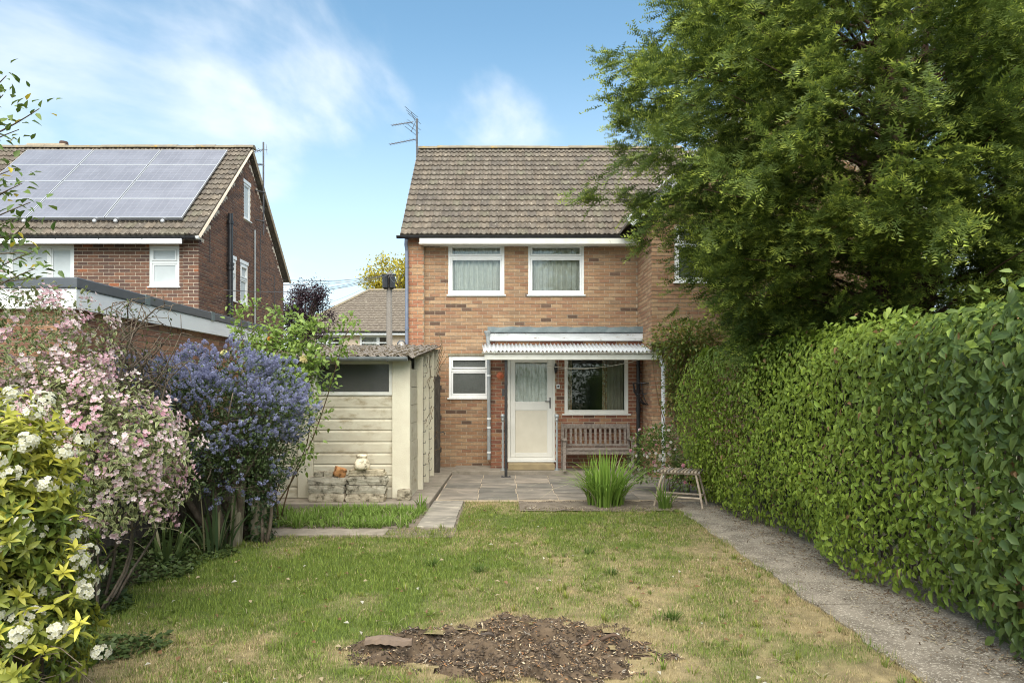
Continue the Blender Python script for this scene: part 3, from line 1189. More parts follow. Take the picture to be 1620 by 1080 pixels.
for s in (-1, 1):
    b.add([(GA + s * 2.98, WY - .22, EZ + .06), (GA, WY - .22, EZ + 2.94), (GA, 17.4, EZ + 2.94), (GA + s * 2.98, 17.4, EZ + .06),
           (GA + s * 2.98, WY - .22, EZ + .00), (GA, WY - .22, EZ + 2.88), (GA, 17.4, EZ + 2.88), (GA + s * 2.98, 17.4, EZ + .00)],
          [(0, 1, 2, 3), (7, 6, 5, 4), (0, 4, 5, 1), (3, 2, 6, 7), (0, 3, 7, 4)])
b.build('wing_roof', M['tile'], house, colors=True)

# porch infill: red brick, lead-topped flat roof, door and picture window
door_o = (ax(803, PY), ax(878, PY), .262, 2.42)
pw_o = (ax(893, PY), ax(994, PY), az(654, PY), 2.40)
PX0 = -.31
b = MB()
holed(b, PX0 + .008, HX1 - .004, 0, 2.78, [door_o, pw_o], lambda a, c, d, e: b.box(a, c, PY + .008, PY + .1, d, e))
b.box(PX0 + .008, PX0 + .1, PY + .1, FY + .1, 0, 2.78)
pwall = b.build('porch_wall', M['mortar'], house)
pb = brick_list('y-', PY, PX0, HX1 - .004, 0, 2.76, [door_o, pw_o], REDB, REDB_P, seed=12)
lay_bricks(pwall, pb, pick=lambda q: q[0][2] < .1, limit=300)
b = MB()
b.box(PX0 - .03, HX1 + .05, PY - .05, FY + .006, 2.70, 2.86)
pf = b.build('porch_fascia', M['peel'], house, bevel=.006)
b = MB()
n_ = 26
vs, fs = [], []
for i in range(n_ + 1):
    xx = PX0 - .06 + (HX1 + .14 - PX0) * i / n_
    j = .006 * math.sin(i * 2.1) + .004 * math.sin(i * 5.3)
    vs += [(xx, PY - .085 + j, 2.875), (xx, PY - .08, 2.985 + j), (xx, FY - .002, 3.03 + j), (xx, FY - .002, 2.875)]
for i in range(n_):
    for k in range(4):
        fs.append((i * 4 + k, i * 4 + (k + 1) % 4, i * 4 + 4 + (k + 1) % 4, i * 4 + 4 + k))
fs += [(0, 3, 2, 1), (n_ * 4, n_ * 4 + 1, n_ * 4 + 2, n_ * 4 + 3)]
b.add(vs, fs)
b.build('lead_roof', M['lead'], house)

pwn = window(house, front_map(PY), *pw_o, fmat='cream_upvc', fill='none', sash=.06, sillw=.05, name='picture_window')
wavy(front_map(PY), pw_o[0] + .86, pw_o[1] - .07, pw_o[2] + .04, pw_o[3], -.22, .03, 5, 21).build('curtain', M['drape'], pwn, smooth=True, recalc=False)
wavy(front_map(PY), pw_o[0] + .80, pw_o[0] + .90, pw_o[2] + .04, pw_o[3], -.20, .012, 1, 22).build('curtain_edge', M['pattern'], pwn, smooth=True, recalc=False)
wavy(front_map(PY), pw_o[0] + .06, pw_o[0] + .17, pw_o[2] + .04, pw_o[3], -.20, .012, 1, 23).build('curtain_edge', M['pattern'], pwn, smooth=True, recalc=False)

# door
fm = front_map(PY)
b = MB(fm)
bars(b, *door_o, .055, -.07, -.005)
fr = b.build('door_frame', M['cream_upvc'], house, bevel=.005)
d0, d1, dz0, dz1 = door_o[0] + .058, door_o[1] - .058, door_o[2] + .058, door_o[3] - .058
b = MB(fm)
mid = az(642, PY)
for a in ((d0, d0 + .10), (d1 - .10, d1)):
    b.box(*a, -.06, -.016, dz0, dz1)
b.box(d0 + .10, d1 - .10, -.06, -.016, dz0, dz0 + .09)
b.box(d0 + .10, d1 - .10, -.06, -.016, mid - .09, mid + .09)
b.box(d0 + .10, d1 - .10, -.06, -.016, dz1 - .1, dz1)
dr_ = b.build('door', M['cream_upvc'], house, bevel=.006)
b = MB(fm)
b.box(d0 + .102, d1 - .102, -.055, -.028, dz0 + .092, mid - .092)
b.build('door_panel', M['cream_panel'], dr_)
b = MB(fm)
b.box(d0 + .102, d1 - .102, -.046, -.040, mid + .092, dz1 - .102)
b.build('pane', M['pane'], dr_)
wavy(fm, d0 + .08, d1 - .08, mid + .05, dz1 - .05, -.12, .012, 9, 31).build('net_curtain', M['curtain'], dr_, smooth=True, recalc=False)
b = MB(fm)
hz = az(637, PY)
b.box(d1 - .055, d1 - .028, -.016, -.006, hz - .11, hz + .11)
b.tube([(d1 - .042, -.01, hz + .03), (d1 - .042, .03, hz + .03), (d1 - .15, .034, hz + .03)], .010, 6)
b.build('handle', M['metal_dark'], dr_)
b = MB(fm)
b.box(door_o[0] - .02, door_o[1] + .03, -.05, .06, door_o[2] - .034, door_o[2] - .002)
b.build('threshold', M['upvc'], house, bevel=.006)
b = MB()
b.box(ax(804, 13.8), ax(877, 13.8), 13.62, PY - .004, .10, .225)
tag(b.build('doorstep', M['step'], bevel=.012), 'single sandstone step below the white back door', 'step')

# corner downpipe, black, by the wing
b = MB()
b.tube([(2.70, 13.90, 2.6), (2.70, 13.90, .15)], .04, 10)
b.lathe([(.05, -.05), (.05, .05)], (2.70, 13.90, 1.30), 10)
b.lathe([(.05, -.02), (.05, .02)], (2.70, 13.90, 2.2), 10)
b.build('soil_pipe', M['black'], house)
# grey downpipe with hopper at the porch edge
b = MB()
px_ = ax(773.5, 13.95)
b.tube([(px_ - .03, 13.93, az(530, 13.95)), (px_ - .01, 13.93, az(546, 13.95)), (px_, 13.93, az(568, 13.95)), (px_, 13.93, .28)], .036, 10)
b.lathe([(.036, 0), (.07, .08), (.075, .11), (.06, .11)], (px_ - .03, 13.93, az(532, 13.95)), 10)
gp = b.build('rain_pipe', M['greypipe'], house)
b = MB()
for yy in (594, 662, 676, 715):
    b.lathe([(.043, -.018), (.043, .018)], (px_, 13.93, az(yy, 13.95)), 10)
b.build('pipe_collar', M['upvc'], gp)

# television aerial on the left gable
AX = ax(659.5, 16.9)
ant = thing('television_aerial', 'tall mast with two aerials beside the roof of the buff brick house', 'aerial', (AX, 16.9, 5.6))
b = MB()
b.tube([(AX + .01, 16.9, 5.2), (AX, 16.9, az(188, 16.9))], .024, 8)
b.tube([(AX, 16.9, 5.75), (HX0 + .05, 16.9, 5.75)], .016, 6)
b.tube([(AX, 16.9, 5.35), (HX0 + .05, 16.9, 5.35)], .016, 6)
b.build('mast', M['metal_dark'], ant)


def yagi(p0, p1, nel, ln, parent, grid=False):
    b = MB()
    p0, p1 = Vector(p0), Vector(p1)
    b.tube([p0, p1], .011, 5)
    sd = Vector((.25, 1, 0)).normalized()
    for i in range(nel):
        q_ = p0.lerp(p1, (i + 1) / nel)
        b.tube([q_ - sd * ln * (1 - .3 * i / nel), q_ + sd * ln * (1 - .3 * i / nel)], .006, 4)
    o = b.build('aerial_boom', M['metal_dark'], parent)
    if grid:
        b = MB()
        for dz_, lean in ((.24, .10), (.16, .07), (.08, .03), (-.08, .03), (-.16, .07), (-.24, .10)):
            q_ = p0 + Vector((lean * -1 + .05, 0, dz_))
            b.tube([q_ + Vector((-.13, -.22, .05)), q_ + Vector((.13, .22, -.04))], .007, 4)
        b.tube([p0 + Vector((-.06, 0, .25)), p0 + Vector((.05, 0, 0)), p0 + Vector((-.06, 0, -.25))], .008, 4)
        b.build('reflector', M['metal_dark'], parent)


yagi(at(654, 193, 16.9), at(620, 198.5, 16.9), 8, .09, ant, True)
yagi(at(660, 220, 16.9), at(617, 228.5, 16.9), 9, .10, ant)

# globe lamp on the pier side
lp = thing('globe_lamp', 'clear glass globe lamp fixed beside the blue-grey downpipe', 'lamp', tuple(at(636, 553, 14.2)))
c = at(635, 545, 14.2)
b = MB()
b.ball(c, .095, 16, 10)
b.build('globe', M['globe'], lp, smooth=True)
b = MB()
b.lathe([(.03, -.16), (.06, -.12), (.055, -.08)], c, 12)
b.tube([c + Vector((0, 0, -.14)), c + Vector((.06, .1, -.15)), (HX0 + .01, 14.42, c.z - .15)], .016, 6)
b.build('lamp_base', M['black'], lp)
b = MB()
b.ball(c + Vector((0, 0, -.03)), (.03, .03, .045), 8, 6)
b.build('bulb', M['upvc'], lp, smooth=True)

# ------------------------------------------------------------------ lean-to canopy
CY = 13.06
cano = thing('lean_to_canopy', 'lean-to canopy of white corrugated sheets over the back door', 'canopy', (1.2, CY, 0))
czf, czb = az(556, CY - .05), 2.63
cx0, cx1 = ax(765, CY), ax(1044, CY)
edges = [cx0, cx0 + .17, cx0 + 1.02, cx0 + 1.72, cx0 + 2.5, cx1]
for i in range(len(edges) - 1):
    a, e = edges[i] - (.03 if i else 0), edges[i + 1]
    lift = .006 * (i % 2) + .003
    vs, fs = [], []
    n = int((e - a) / .0125)
    for j, (yy, zz) in enumerate(((CY - .10, czf), (CY + .42, (czf + czb) / 2 - .006), (PY - .02, czb))):
        for k in range(n + 1):
            xx = a + (e - a) * k / n
            vs.append((xx + (.012 * i - .03) * j, yy + .01 * math.sin(i * 2.3), zz + lift + .018 * math.sin(xx * 2 * math.pi / .076)))
    for j in range(2):
        for k in range(n):
            q_ = j * (n + 1) + k
            fs.append((q_, q_ + 1, q_ + n + 2, q_ + n + 1))
    b = MB()
    b.add(vs, fs)
    o = b.build('corrugated_sheet', M['corr'], cano, smooth=True, recalc=False)
    m = o.modifiers.new('thickness', 'SOLIDIFY')
    m.thickness = .003
b = MB()
b.box(cx0 + .02, cx1 + .02, CY - .085, CY - .035, az(569, CY - .08), az(559.8, CY - .08))
b.build('front_beam', M['softwhite'], cano, bevel=.006)
b = MB()
for xx in np.linspace(cx0 + .2, cx1 - .1, 5):
    b.obox((xx, (CY + PY) / 2 + .02, (czf + czb) / 2 - .06), (.045, .93, .06), Matrix.Rotation(math.atan2(czb - czf, PY - CY), 3, 'X'))
b.build('rafter', M['softwhite'], cano)
gutter(cx0 - .03, cx1 - .02, CY - .105, az(557.0, CY - .1), .030, 'softwhite', cano)
b = MB()
bx0 = ax(800.5, CY)
b.box(bx0 - .028, bx0 + .028, CY - .03, CY + .026, PZ + .01, az(568.5, CY))
b.build('post', M['blackpaint'], cano, bevel=.006)
b = MB()
b.box(bx0 - .09, bx0 + .09, CY - .05, CY + .046, PZ + .004, PZ + .012)
for s in (-1, 1):
    b.lathe([(.014, 0), (.014, .016), (.006, .02)], (bx0 + s * .07, CY, PZ + .012), 6)
b.build('foot_plate', M['metal_dark'], cano)
b = MB()
b.box(bx0 - .075, bx0 - .03, CY - .03, CY + .02, az(626, CY), az(615, CY))
b.build('bracket', M['black'], cano)
b = MB()
wx = ax(1049.5, CY - .1)
b.tube([(wx - .03, CY - .02, 2.30), (wx, CY - .1, 2.1), (wx + .01, CY - .1, .03)], .042, 10)
tag(b.build('post', M['fascia'], cano), 'white painted post at the hedge end')

# washing lines below the canopy
for k, (a, c, sag) in enumerate(((at(838, 573, 13.2), at(1012, 569, 13.2), .14), (at(882, 583, 13.5), at(1003, 571, 13.3), .06))):
    pts = []
    for i in range(17):
        t = i / 16
        p = a.lerp(c, t)
        p.z -= sag * 4 * t * (1 - t)
        pts.append(p)
    b = MB()
    b.tube(pts, .005, 5)
    tag(b.build('washing_line', M['rope']), ('long sagging washing line strung under the canopy beam', 'short washing line from the lantern hook to the window corner')[k], 'cord')

# galvanised grab rails by the door
for k, px in enumerate((795.5, 881)):
    xx = ax(px, 13.62)
    hr = thing('grab_rail', ('grey galvanised grab rail between black post and door', 'grey galvanised grab rail between door and wooden bench')[k], 'handrail',
               (xx, 13.62, .1), 'galvanised door rails')
    zt = az(658, 13.62)
    b = MB()
    b.tube([(xx, 13.62, .1), (xx, 13.62, zt - .02)], .021, 10)
    b.build('upright', M['galv'], hr, smooth=False)
    b = MB()
    b.tube([(xx, 13.62, zt), (xx, PY - .006, zt + .01)], .021, 10)
    b.build('rail', M['galv'], hr)
    b = MB()
    b.ball((xx, 13.615, zt), (.045, .045, .045), 12, 8)
    b.lathe([(.03, -.10), (.03, -.03)], (xx, 13.62, zt), 10)
    b.build('elbow_clamp', M['galv'], hr, smooth=True)
    b = MB()
    b.lathe([(.055, 0), (.055, .008), (.028, .012), (.028, .05)], (xx, 13.62, .101), 10)
    b.build('foot_flange', M['galv'], hr)

# wall lantern, bell box and sun ornament
c = at(879.5, 582, 13.9)
ln = thing('wall_lantern', 'small black wall lantern between the door and the picture window', 'lantern', (c.x, 13.99, c.z))
b = MB()
b.box(c.x - .02, c.x + .02, 13.965, 13.997, c.z - .10, c.z + .09)
b.tube([(c.x, 13.97, c.z + .06), (c.x, 13.92, c.z + .09), (c.x, 13.90, c.z + .04)], .009, 6)
b.build('bracket', M['black'], ln)
b = MB()
b.lathe([(.012, -.09), (.03, -.07), (.042, .02), (.05, .025), (.012, .06)], (c.x, 13.90, c.z), 6)
b.build('lamp_head', M['black'], ln)
c = at(883, 611, 13.97)
bb = thing('bell_push', 'small white bell push box on the bricks beside the door', 'doorbell', (c.x, 13.995, c.z))
b = MB()
b.box(c.x - .033, c.x + .033, 13.968, 13.998, c.z - .045, c.z + .045)
b.build('case', M['upvc'], bb, bevel=.006)
b = MB()
b.lathe([(.02, 0), (.02, .006), (.012, .009)], (0, 0, 0), 12)
me = b.mesh('button')
o = obj('button', me, M['black'], bb, (c.x, 13.967, c.z))
o.rotation_euler = (R(90), 0, 0)
b = MB()
b.tube([(c.x, 13.988, c.z + .046), (c.x + .002, 13.988, 2.35)], .004, 5)
b.build('cable', M['upvc'], bb)
c = at(791.5, 594, 13.97)
sn = thing('sun_ornament', 'orange ceramic sun face hung on bricks left of the door', 'ornament', (c.x, 13.99, c.z))
b = MB()
vs, fs = [(0, 0, .035)], []
for k in range(32):
    r_ = .085 if k % 2 else .066
    vs.append((r_ * math.cos(k * math.pi / 16), r_ * math.sin(k * math.pi / 16), .004))
for k in range(32):
    fs.append((0, k + 1, (k + 1) % 32 + 1))
fs.append(tuple(range(32, 0, -1)))
b.add(vs, fs)
o = obj('sun_disc', b.mesh('sun_disc'), M['orange'], sn, (c.x, 13.992, c.z))
o.rotation_euler = (R(90), 0, 0)
b = MB()
for sx in (-.024, .024):
    b.ball((c.x + sx, 13.966, c.z + .018), (.010, .006, .007), 8, 5)
b.ball((c.x, 13.958, c.z - .002), (.008, .012, .016), 8, 5)
b.tube([(c.x - .025, 13.966, c.z - .024), (c.x, 13.962, c.z - .034), (c.x + .025, 13.966, c.z - .024)], .005, 5)
b.build('face', M['orange'], sn, smooth=True)

# iron wall basket on the wing side
c = at(1034, 610, 13.6)
hb = thing('wall_basket', 'black iron half basket hanging on the brick wall by the white post', 'basket', (HX1, 13.6, c.z))
b = MB()
for k in range(6):
    yy = 13.35 + .10 * k
    dpt = .26 * math.sqrt(max(.05, 1 - ((yy - 13.6) / .3) ** 2))
    b.tube([(HX1 - dpt, yy, c.z + .05), (HX1 - dpt * .9, yy, c.z - .12), (HX1 - dpt * .5, yy, c.z - .30), (HX1 - .012, yy, c.z - .38)], .009, 5)
b.tube([(HX1 - .26 * math.sqrt(max(.02, 1 - ((yy - 13.6) / .3) ** 2)), yy, c.z + .05) for yy in np.linspace(13.31, 13.89, 12)], .011, 5)
b.tube([(HX1 - .015, 13.31, c.z + .05), (HX1 - .015, 13.89, c.z + .05)], .011, 5)
b.tube([(HX1 - .2 * math.sqrt(max(.02, 1 - ((yy - 13.6) / .3) ** 2)), yy, c.z - .16) for yy in np.linspace(13.31, 13.89, 12)], .008, 5)
b.build('iron_bars', M['black'], hb)

# slate-topped garden wall by the white post
gw = thing('garden_wall', 'short brick wall topped with loose slates beside the canopy', 'wall', (3.3, 12.95, 0))
b = MB()
b.box(3.02, 3.75, 12.86, 13.06, 0, 2.52)
gwm = b.build('wall', M['mortar'], gw)
gb = brick_list('y-', 12.852, 3.01, 3.76, 0, 2.50, [], BUFF[:9], BUFF_P[:9], seed=31)
lay_bricks(gwm, gb, pick=lambda q: -q[0][2], limit=60)
for k in range(5):
    b = MB()
    b.obox((2.86 + .19 * k, 12.93, 2.585 + .022 * k), (.30, .34 - .02 * k, .022), Matrix.Rotation(-.16 + .04 * k, 3, 'Y') @ Matrix.Rotation(.2 * math.sin(k * 2.2), 3, 'Z'))
    b.build('slate', M['slab'], gw)

# ------------------------------------------------------------------ garden bench
BY = 13.62
bxl, bxr = ax(890, BY - .15), ax(1002, BY - .15)
bz = .10
bench = thing('garden_bench', 'silvery weathered slatted wooden bench under the picture window', 'bench', ((bxl + bxr) / 2, BY, bz))
for s, xx in ((0, bxl), (1, bxr - .06)):
    b = MB()
    b.add([(xx, BY + .18, bz), (xx + .06, BY + .18, bz), (xx + .06, BY + .24, bz), (xx, BY + .24, bz),
           (xx, BY + .24, bz + .92), (xx + .06, BY + .24, bz + .92), (xx + .06, BY + .29, bz + .92), (xx, BY + .29, bz + .92)],
          [(3, 2, 1, 0), (4, 5, 6, 7), (0, 1, 5, 4), (1, 2, 6, 5), (2, 3, 7, 6), (3, 0, 4, 7)])
    b.build('leg', M['benchwood'], bench, bevel=.006)
    b = MB()
    b.box(xx, xx + .06, BY - .27, BY - .21, bz, bz + .60)
    b.build('leg', M['benchwood'], bench, bevel=.006)
    b = MB()
    b.box(xx - .012, xx + .072, BY - .30, BY + .20, bz + .602, bz + .635)
    b.build('armrest', M['benchwood'], bench, bevel=.008)
    b = MB()
    b.box(xx + .01, xx + .05, BY - .208, BY + .178, bz + .33, bz + .40)
    b.build('side_rail', M['benchwood'], bench, bevel=.004)
b = MB()
b.box(bxl + .062, bxr - .062, BY - .262, BY - .23, bz + .34, bz + .42)
b.build('front_rail', M['benchwood'], bench, bevel=.005)
for k in range(5):
    b = MB()
    yy = BY - .285 + .098 * k
    b.box(bxl + .062 if k else bxl + .062, bxr - .062, yy, yy + .08, bz + .422, bz + .444)
    b.build('seat_slat', M['benchwood'], bench, bevel=.004)
tilt = Matrix.Rotation(R(-3.5), 3, 'X')
b = MB()
b.box(bxl + .062, bxr - .062, BY + .238, BY + .272, bz + .82, bz + .91)
b.build('top_rail', M['benchwood'], bench, bevel=.006)
b = MB()
b.box(bxl + .062, bxr - .062, BY + .205, BY + .235, bz + .46, bz + .51)
b.build('lower_rail', M['benchwood'], bench, bevel=.005)
ns = 13
for k in range(ns):
    xx = bxl + .10 + (bxr - bxl - .20) * k / (ns - 1)
    b = MB()
    b.add([(xx - .024, BY + .212, bz + .512), (xx + .024, BY + .212, bz + .512), (xx + .024, BY + .228, bz + .512), (xx - .024, BY + .228, bz + .512),
           (xx - .024, BY + .245, bz + .818), (xx + .024, BY + .245, bz + .818), (xx + .024, BY + .261, bz + .818), (xx - .024, BY + .261, bz + .818)],
          [(3, 2, 1, 0), (4, 5, 6, 7), (0, 1, 5, 4), (1, 2, 6, 5), (2, 3, 7, 6), (3, 0, 4, 7)])
    b.build('back_slat', M['benchwood'], bench)

# ------------------------------------------------------------------ rustic table
tc_ = Vector((2.55, 9.95, 0))
rt = thing('rustic_table', 'low rustic slatted table with splayed pole legs on the path end', 'table', (tc_.x, tc_.y, .03))
rz = Matrix.Rotation(R(-24), 3, 'Z')
TL, TW, TH = .62, .38, .55
for sx in (-1, 1):
    for sy in (-1, 1):
        top = tc_ + rz @ Vector((sx * (TL / 2 - .08), sy * (TW / 2 - .06), TH - .03))
        bot = tc_ + rz @ Vector((sx * (TL / 2 + .03), sy * (TW / 2 + .02), .03))
        b = MB()
        b.tube([bot, bot.lerp(top, .5) + Vector((.006 * sx, 0, 0)), top], [.015, .017, .016], 8)
        b.build('leg', M['rustic'], rt)
for sy in (-1, 1):
    b = MB()
    b.tube([tc_ + rz @ Vector((-TL / 2, sy * (TW / 2), .17)), tc_ + rz @ Vector((TL / 2, sy * (TW / 2), .17))], .015, 7)
    b.build('stretcher', M['rustic'], rt)
for sx in (-1, 1):
    b = MB()
    b.tube([tc_ + rz @ Vector((sx * TL / 2 * .98, -TW / 2, .19)), tc_ + rz @ Vector((sx * TL / 2 * .98, TW / 2, .19))], .014, 7)
    b.build('stretcher', M['rustic'], rt)
for sy in (-1, 1):
    b = MB()
    b.tube([tc_ + rz @ Vector((-TL / 2 + .02, sy * (TW / 2 - .07), TH - .045)), tc_ + rz @ Vector((TL / 2 - .02, sy * (TW / 2 - .07), TH - .045))], .018, 7)
    b.build('bearer', M['rustic'], rt)
for k in range(13):
    xx = -TL / 2 + TL * (k + .5) / 13
    b = MB()
    b.tube([tc_ + rz @ Vector((xx, -TW / 2 + random.uniform(-.015, .01), TH - .012)), tc_ + rz @ Vector((xx + random.uniform(-.006, .006), TW / 2 + random.uniform(-.01, .015), TH - .012))],
           random.uniform(.014, .018), 7)
    b.build('slat', M['rustic'] if k % 3 else M['oldwood'], rt)

# ------------------------------------------------------------------ neighbour's house
NX = -6.51
nh = thing('neighbour_house', 'dark brown brick house with solar panels and gable wall facing the shed', 'house', (-10, FY, 0))
nw1 = (ax(236, FY), ax(283.5, FY), az(453, FY), az(389, FY))
nw2 = (-11.4, ax(117, FY), 3.0, az(388, FY))
NB = 20.0
side_ops = [(16.75, 17.25, az(481, 17), az(418, 17)), (16.08, 16.5, az(481, 17), az(418, 17)), (16.98, 17.42, az(348, 17.2), az(292, 17.2))]
NR = (17.25, 7.78)


def gable_z(y):
    return 4.86 + (NR[1] - .12 - 4.86) * (1 - abs(y - NR[0]) / (NR[0] - FY))


b = MB()
holed(b, -14.2, NX - .008, 0, 4.9, [nw1, nw2], lambda a, c, d, e: b.box(a, c, FY + .008, FY + .12, d, e))
holed(b, FY + .12, NB, 0, 4.86, side_ops[:2], lambda a, c, d, e: b.box(NX - .12, NX - .008, a, c, d, e))
b.box(-14.2, NX - .12, NB - .1, NB, 0, 4.86)
o3 = side_ops[2]
zt_ = gable_z(o3[1]) if gable_z(o3[1]) < gable_z(o3[0]) else gable_z(o3[0])
for (ya, yb) in ((FY + .01, o3[0]), (o3[1], NB)):
    pass
# gable triangle in strips so that its window stays open
ysx = [FY + .01, o3[0], o3[1], NB]
for i in range(3):
    ya, yb = ysx[i], ysx[i + 1]
    spans = [(4.86, None)] if i != 1 else [(4.86, o3[2]), (o3[3], None)]
    for zlo, zhi in spans:
        pts = [(ya, zlo), (yb, zlo)]
        if zhi is not None:
            pts += [(yb, zhi), (ya, zhi)]
        else:
            pts.append((yb, max(gable_z(yb), zlo)))
            if ya < NR[0] < yb:
                pts.append((NR[0], gable_z(NR[0])))
            pts.append((ya, max(gable_z(ya), zlo)))
        k = len(pts)
        b.add([(NX - .008, p[0], p[1]) for p in pts] + [(NX - .11, p[0], p[1]) for p in pts],
              [tuple(range(k)), tuple(range(2 * k - 1, k - 1, -1))] + [(j, (j + 1) % k, k + (j + 1) % k, k + j) for j in range(k)])
nwall = b.build('wall', M['mortar_pale'], nh)
nf = brick_list('y-', FY, -13.6, NX - .33, 1.2, 4.88, [nw1, nw2], BROWN, BROWN_P, seed=41)
npier = brick_list('y-', FY - .03, NX - .325, NX, 1.2, 4.88, [], BROWN, BROWN_P, seed=42)
nside = brick_list('x+', NX, FY - .03, NB, 1.2, 7.7, side_ops, BROWN[:5], BROWN_P[:5], seed=43, zlim=gable_z, bond=.05)
seen = lambda q: (q[0][2] < 2.9, q[0][0] < -9.3, q[0][1])
lay_bricks(nwall, nf + npier + nside, pick=seen, limit=300)
b = MB()
b.box(NX - .322, NX - .004, FY - .024, FY + .002, 0, 4.86)
b.build('corner_pier', M['mortar_pale'], nwall)
window(nh, front_map(FY), *nw1, split=nw1[2] + (nw1[3] - nw1[2]) * .60, fill='blind', seed=4)
window(nh, front_map(FY), *nw2, mull=[-11.0, -10.55, ax(78, FY)], fill='blind', seed=5, sillw=0)
for i, o in enumerate(side_ops):
    window(nh, side_map(NX), *o, split=(o[2] + (o[3] - o[2]) * .62) if i < 2 else None, fill='blind', seed=6 + i)
    b = MB(side_map(NX))
    b.box(o[0] - .03, o[1] + .03, -.05, .004, o[3] + .002, o[3] + .085)
    b.build('lintel', M['upvc'], nh)
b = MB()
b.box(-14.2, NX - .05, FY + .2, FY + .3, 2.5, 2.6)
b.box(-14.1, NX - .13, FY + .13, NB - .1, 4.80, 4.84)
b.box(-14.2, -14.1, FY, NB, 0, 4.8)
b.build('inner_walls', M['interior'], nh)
NE = (14.22, 4.90)
b = MB()
nx0, nx1 = -15.0, NX + .12
b.add([(nx0, NE[0], NE[1] - .02), (nx1, NE[0], NE[1] - .02), (nx1, NR[0], NR[1] - .02), (nx0, NR[0], NR[1] - .02), (nx0, 20.3, 4.88), (nx1, 20.3, 4.88)], [(0, 1, 2, 3), (3, 2, 5, 4)])
nroof = b.build('roof', M['tile'], nh, recalc=False, colors=True)
PX1, PW = -6.87, 1.665
pan_y0, pan_y1 = 14.62, 17.02
roof_tiles(nroof, -14.0, nx1 + .02, NE, NR, skip=lambda x, y, z: (PX1 - 3 * PW + .15 < x < PX1 - .15) and (pan_y0 + .15 < y < pan_y1 - .28), limit=300,
           pick=lambda p: (p[0] < -12.6, p[1]))
ridge_tiles(nroof, -14.0, nx1 + .03, NR[0], NR[1] + .02, 16)
b = MB()
b.tube([(nx1 - .01, NE[0] + .02, NE[1] - .02), (nx1 - .01, NR[0], NR[1] - .02), (nx1 - .01, 20.3, 4.86)], .035, 4)
b.build('verge_mortar', M['mortar_pale'], nroof)
b = MB()
b.box(nx0, NX - .22, 14.17, 14.20, 4.735, 4.845)
b.build('fascia_board', M['fascia'], nh)
gutter(nx0, nx1 - .06, NE[0] - .015, NE[1] - .01, .062, 'black', nh)
b = MB()
b.lathe([(.035, -.05), (.035, .05)], (0, 0, 0), 10)
o = obj('gutter_end', b.mesh('gutter_end'), M['upvc'], nh, (nx1 - .05, NE[0], NE[1] - .03))
o.rotation_euler = (0, R(90), 0)
# soil pipe, waste pipe, cables on the gable wall
b = MB()
yy = 15.93
b.tube([(NX + .085, yy, 1.5), (NX + .085, yy, az(338, yy))], .062, 12)
for z in (az(418, yy), az(425, yy), az(352, yy)):
    b.lathe([(.078, -.03), (.078, .03)], (NX + .085, yy, z), 12)
b.build('soil_pipe', M['black'], nh)
b = MB()
b.tube([(NX + .04, 17.62, 2.0), (NX + .04, 17.62, az(364, 17.62))], .022, 8)
b.build('waste_pipe', M['greypipe'], nh)
for yy, z0_, z1_ in ((15.0, 4.5, 5.2), (18.1, 4.0, 5.9), (19.2, 2.6, 4.9)):
    b = MB()
    b.tube([(NX + .012, yy, z0_), (NX + .012, yy, z1_)], .009, 5)
    b.build('cable', M['wire'], nh)
# chimney cap seen over the ridge
b = MB()
c = at(88, 233, 18.2)
b.box(c.x - .55, c.x + .35, 18.0, 18.4, 7.0, c.z - .03)
b.box(c.x - .6, c.x + .4, 17.95, 18.45, c.z - .03, c.z + .015)
ch = b.build('chimney', M['mortar'], nroof)
b = MB()
b.lathe([(.10, 0), (.11, .06), (.10, .13), (.07, .13)], (ax(101, 18.2), 18.2, c.z + .014), 12)
b.build('chimney_pot', mat('clay_pot', (.075, .045, .035), (.10, .06, .045), 8, .9), nroof)

# solar panels
sl = (NR[1] - NE[1]) / (NR[0] - NE[0])
ang = math.atan(sl)
rotp = Matrix.Rotation(ang, 4, 'X')
rowl = (pan_y1 - pan_y0) / math.cos(ang) / 4


def panel_meshes():
    W_, H_ = PW - .03, rowl - .012
    f = MB()
    bars(f_ := MB(lambda u, d, z: (u, z, d)), 0, W_, 0, H_, .015, -.035, .004)
    fm_ = f_.mesh('panel_frame')
    fm_.materials.append(M['alu'])
    c_ = MB()
    c_.box(.023, W_ - .023, .023, H_ - .023, -.02, 0)
    cm_ = c_.mesh('solar_panel')
    cm_.materials.append(M['cells'])
    l_ = MB()
    for i in range(1, 10):
        x_ = .023 + (W_ - .046) * i / 10
        l_.box(x_ - .004, x_ + .004, .025, H_ - .025, 0, .0012)
    for j in range(1, 6):
        y_ = .023 + (H_ - .046) * j / 6
        l_.box(.025, W_ - .025, y_ - .0025, y_ + .0025, .0014, .0022)
    lm_ = l_.mesh('cell_lines')
    lm_.materials.append(M['cellline'])
    return cm_, fm_, lm_


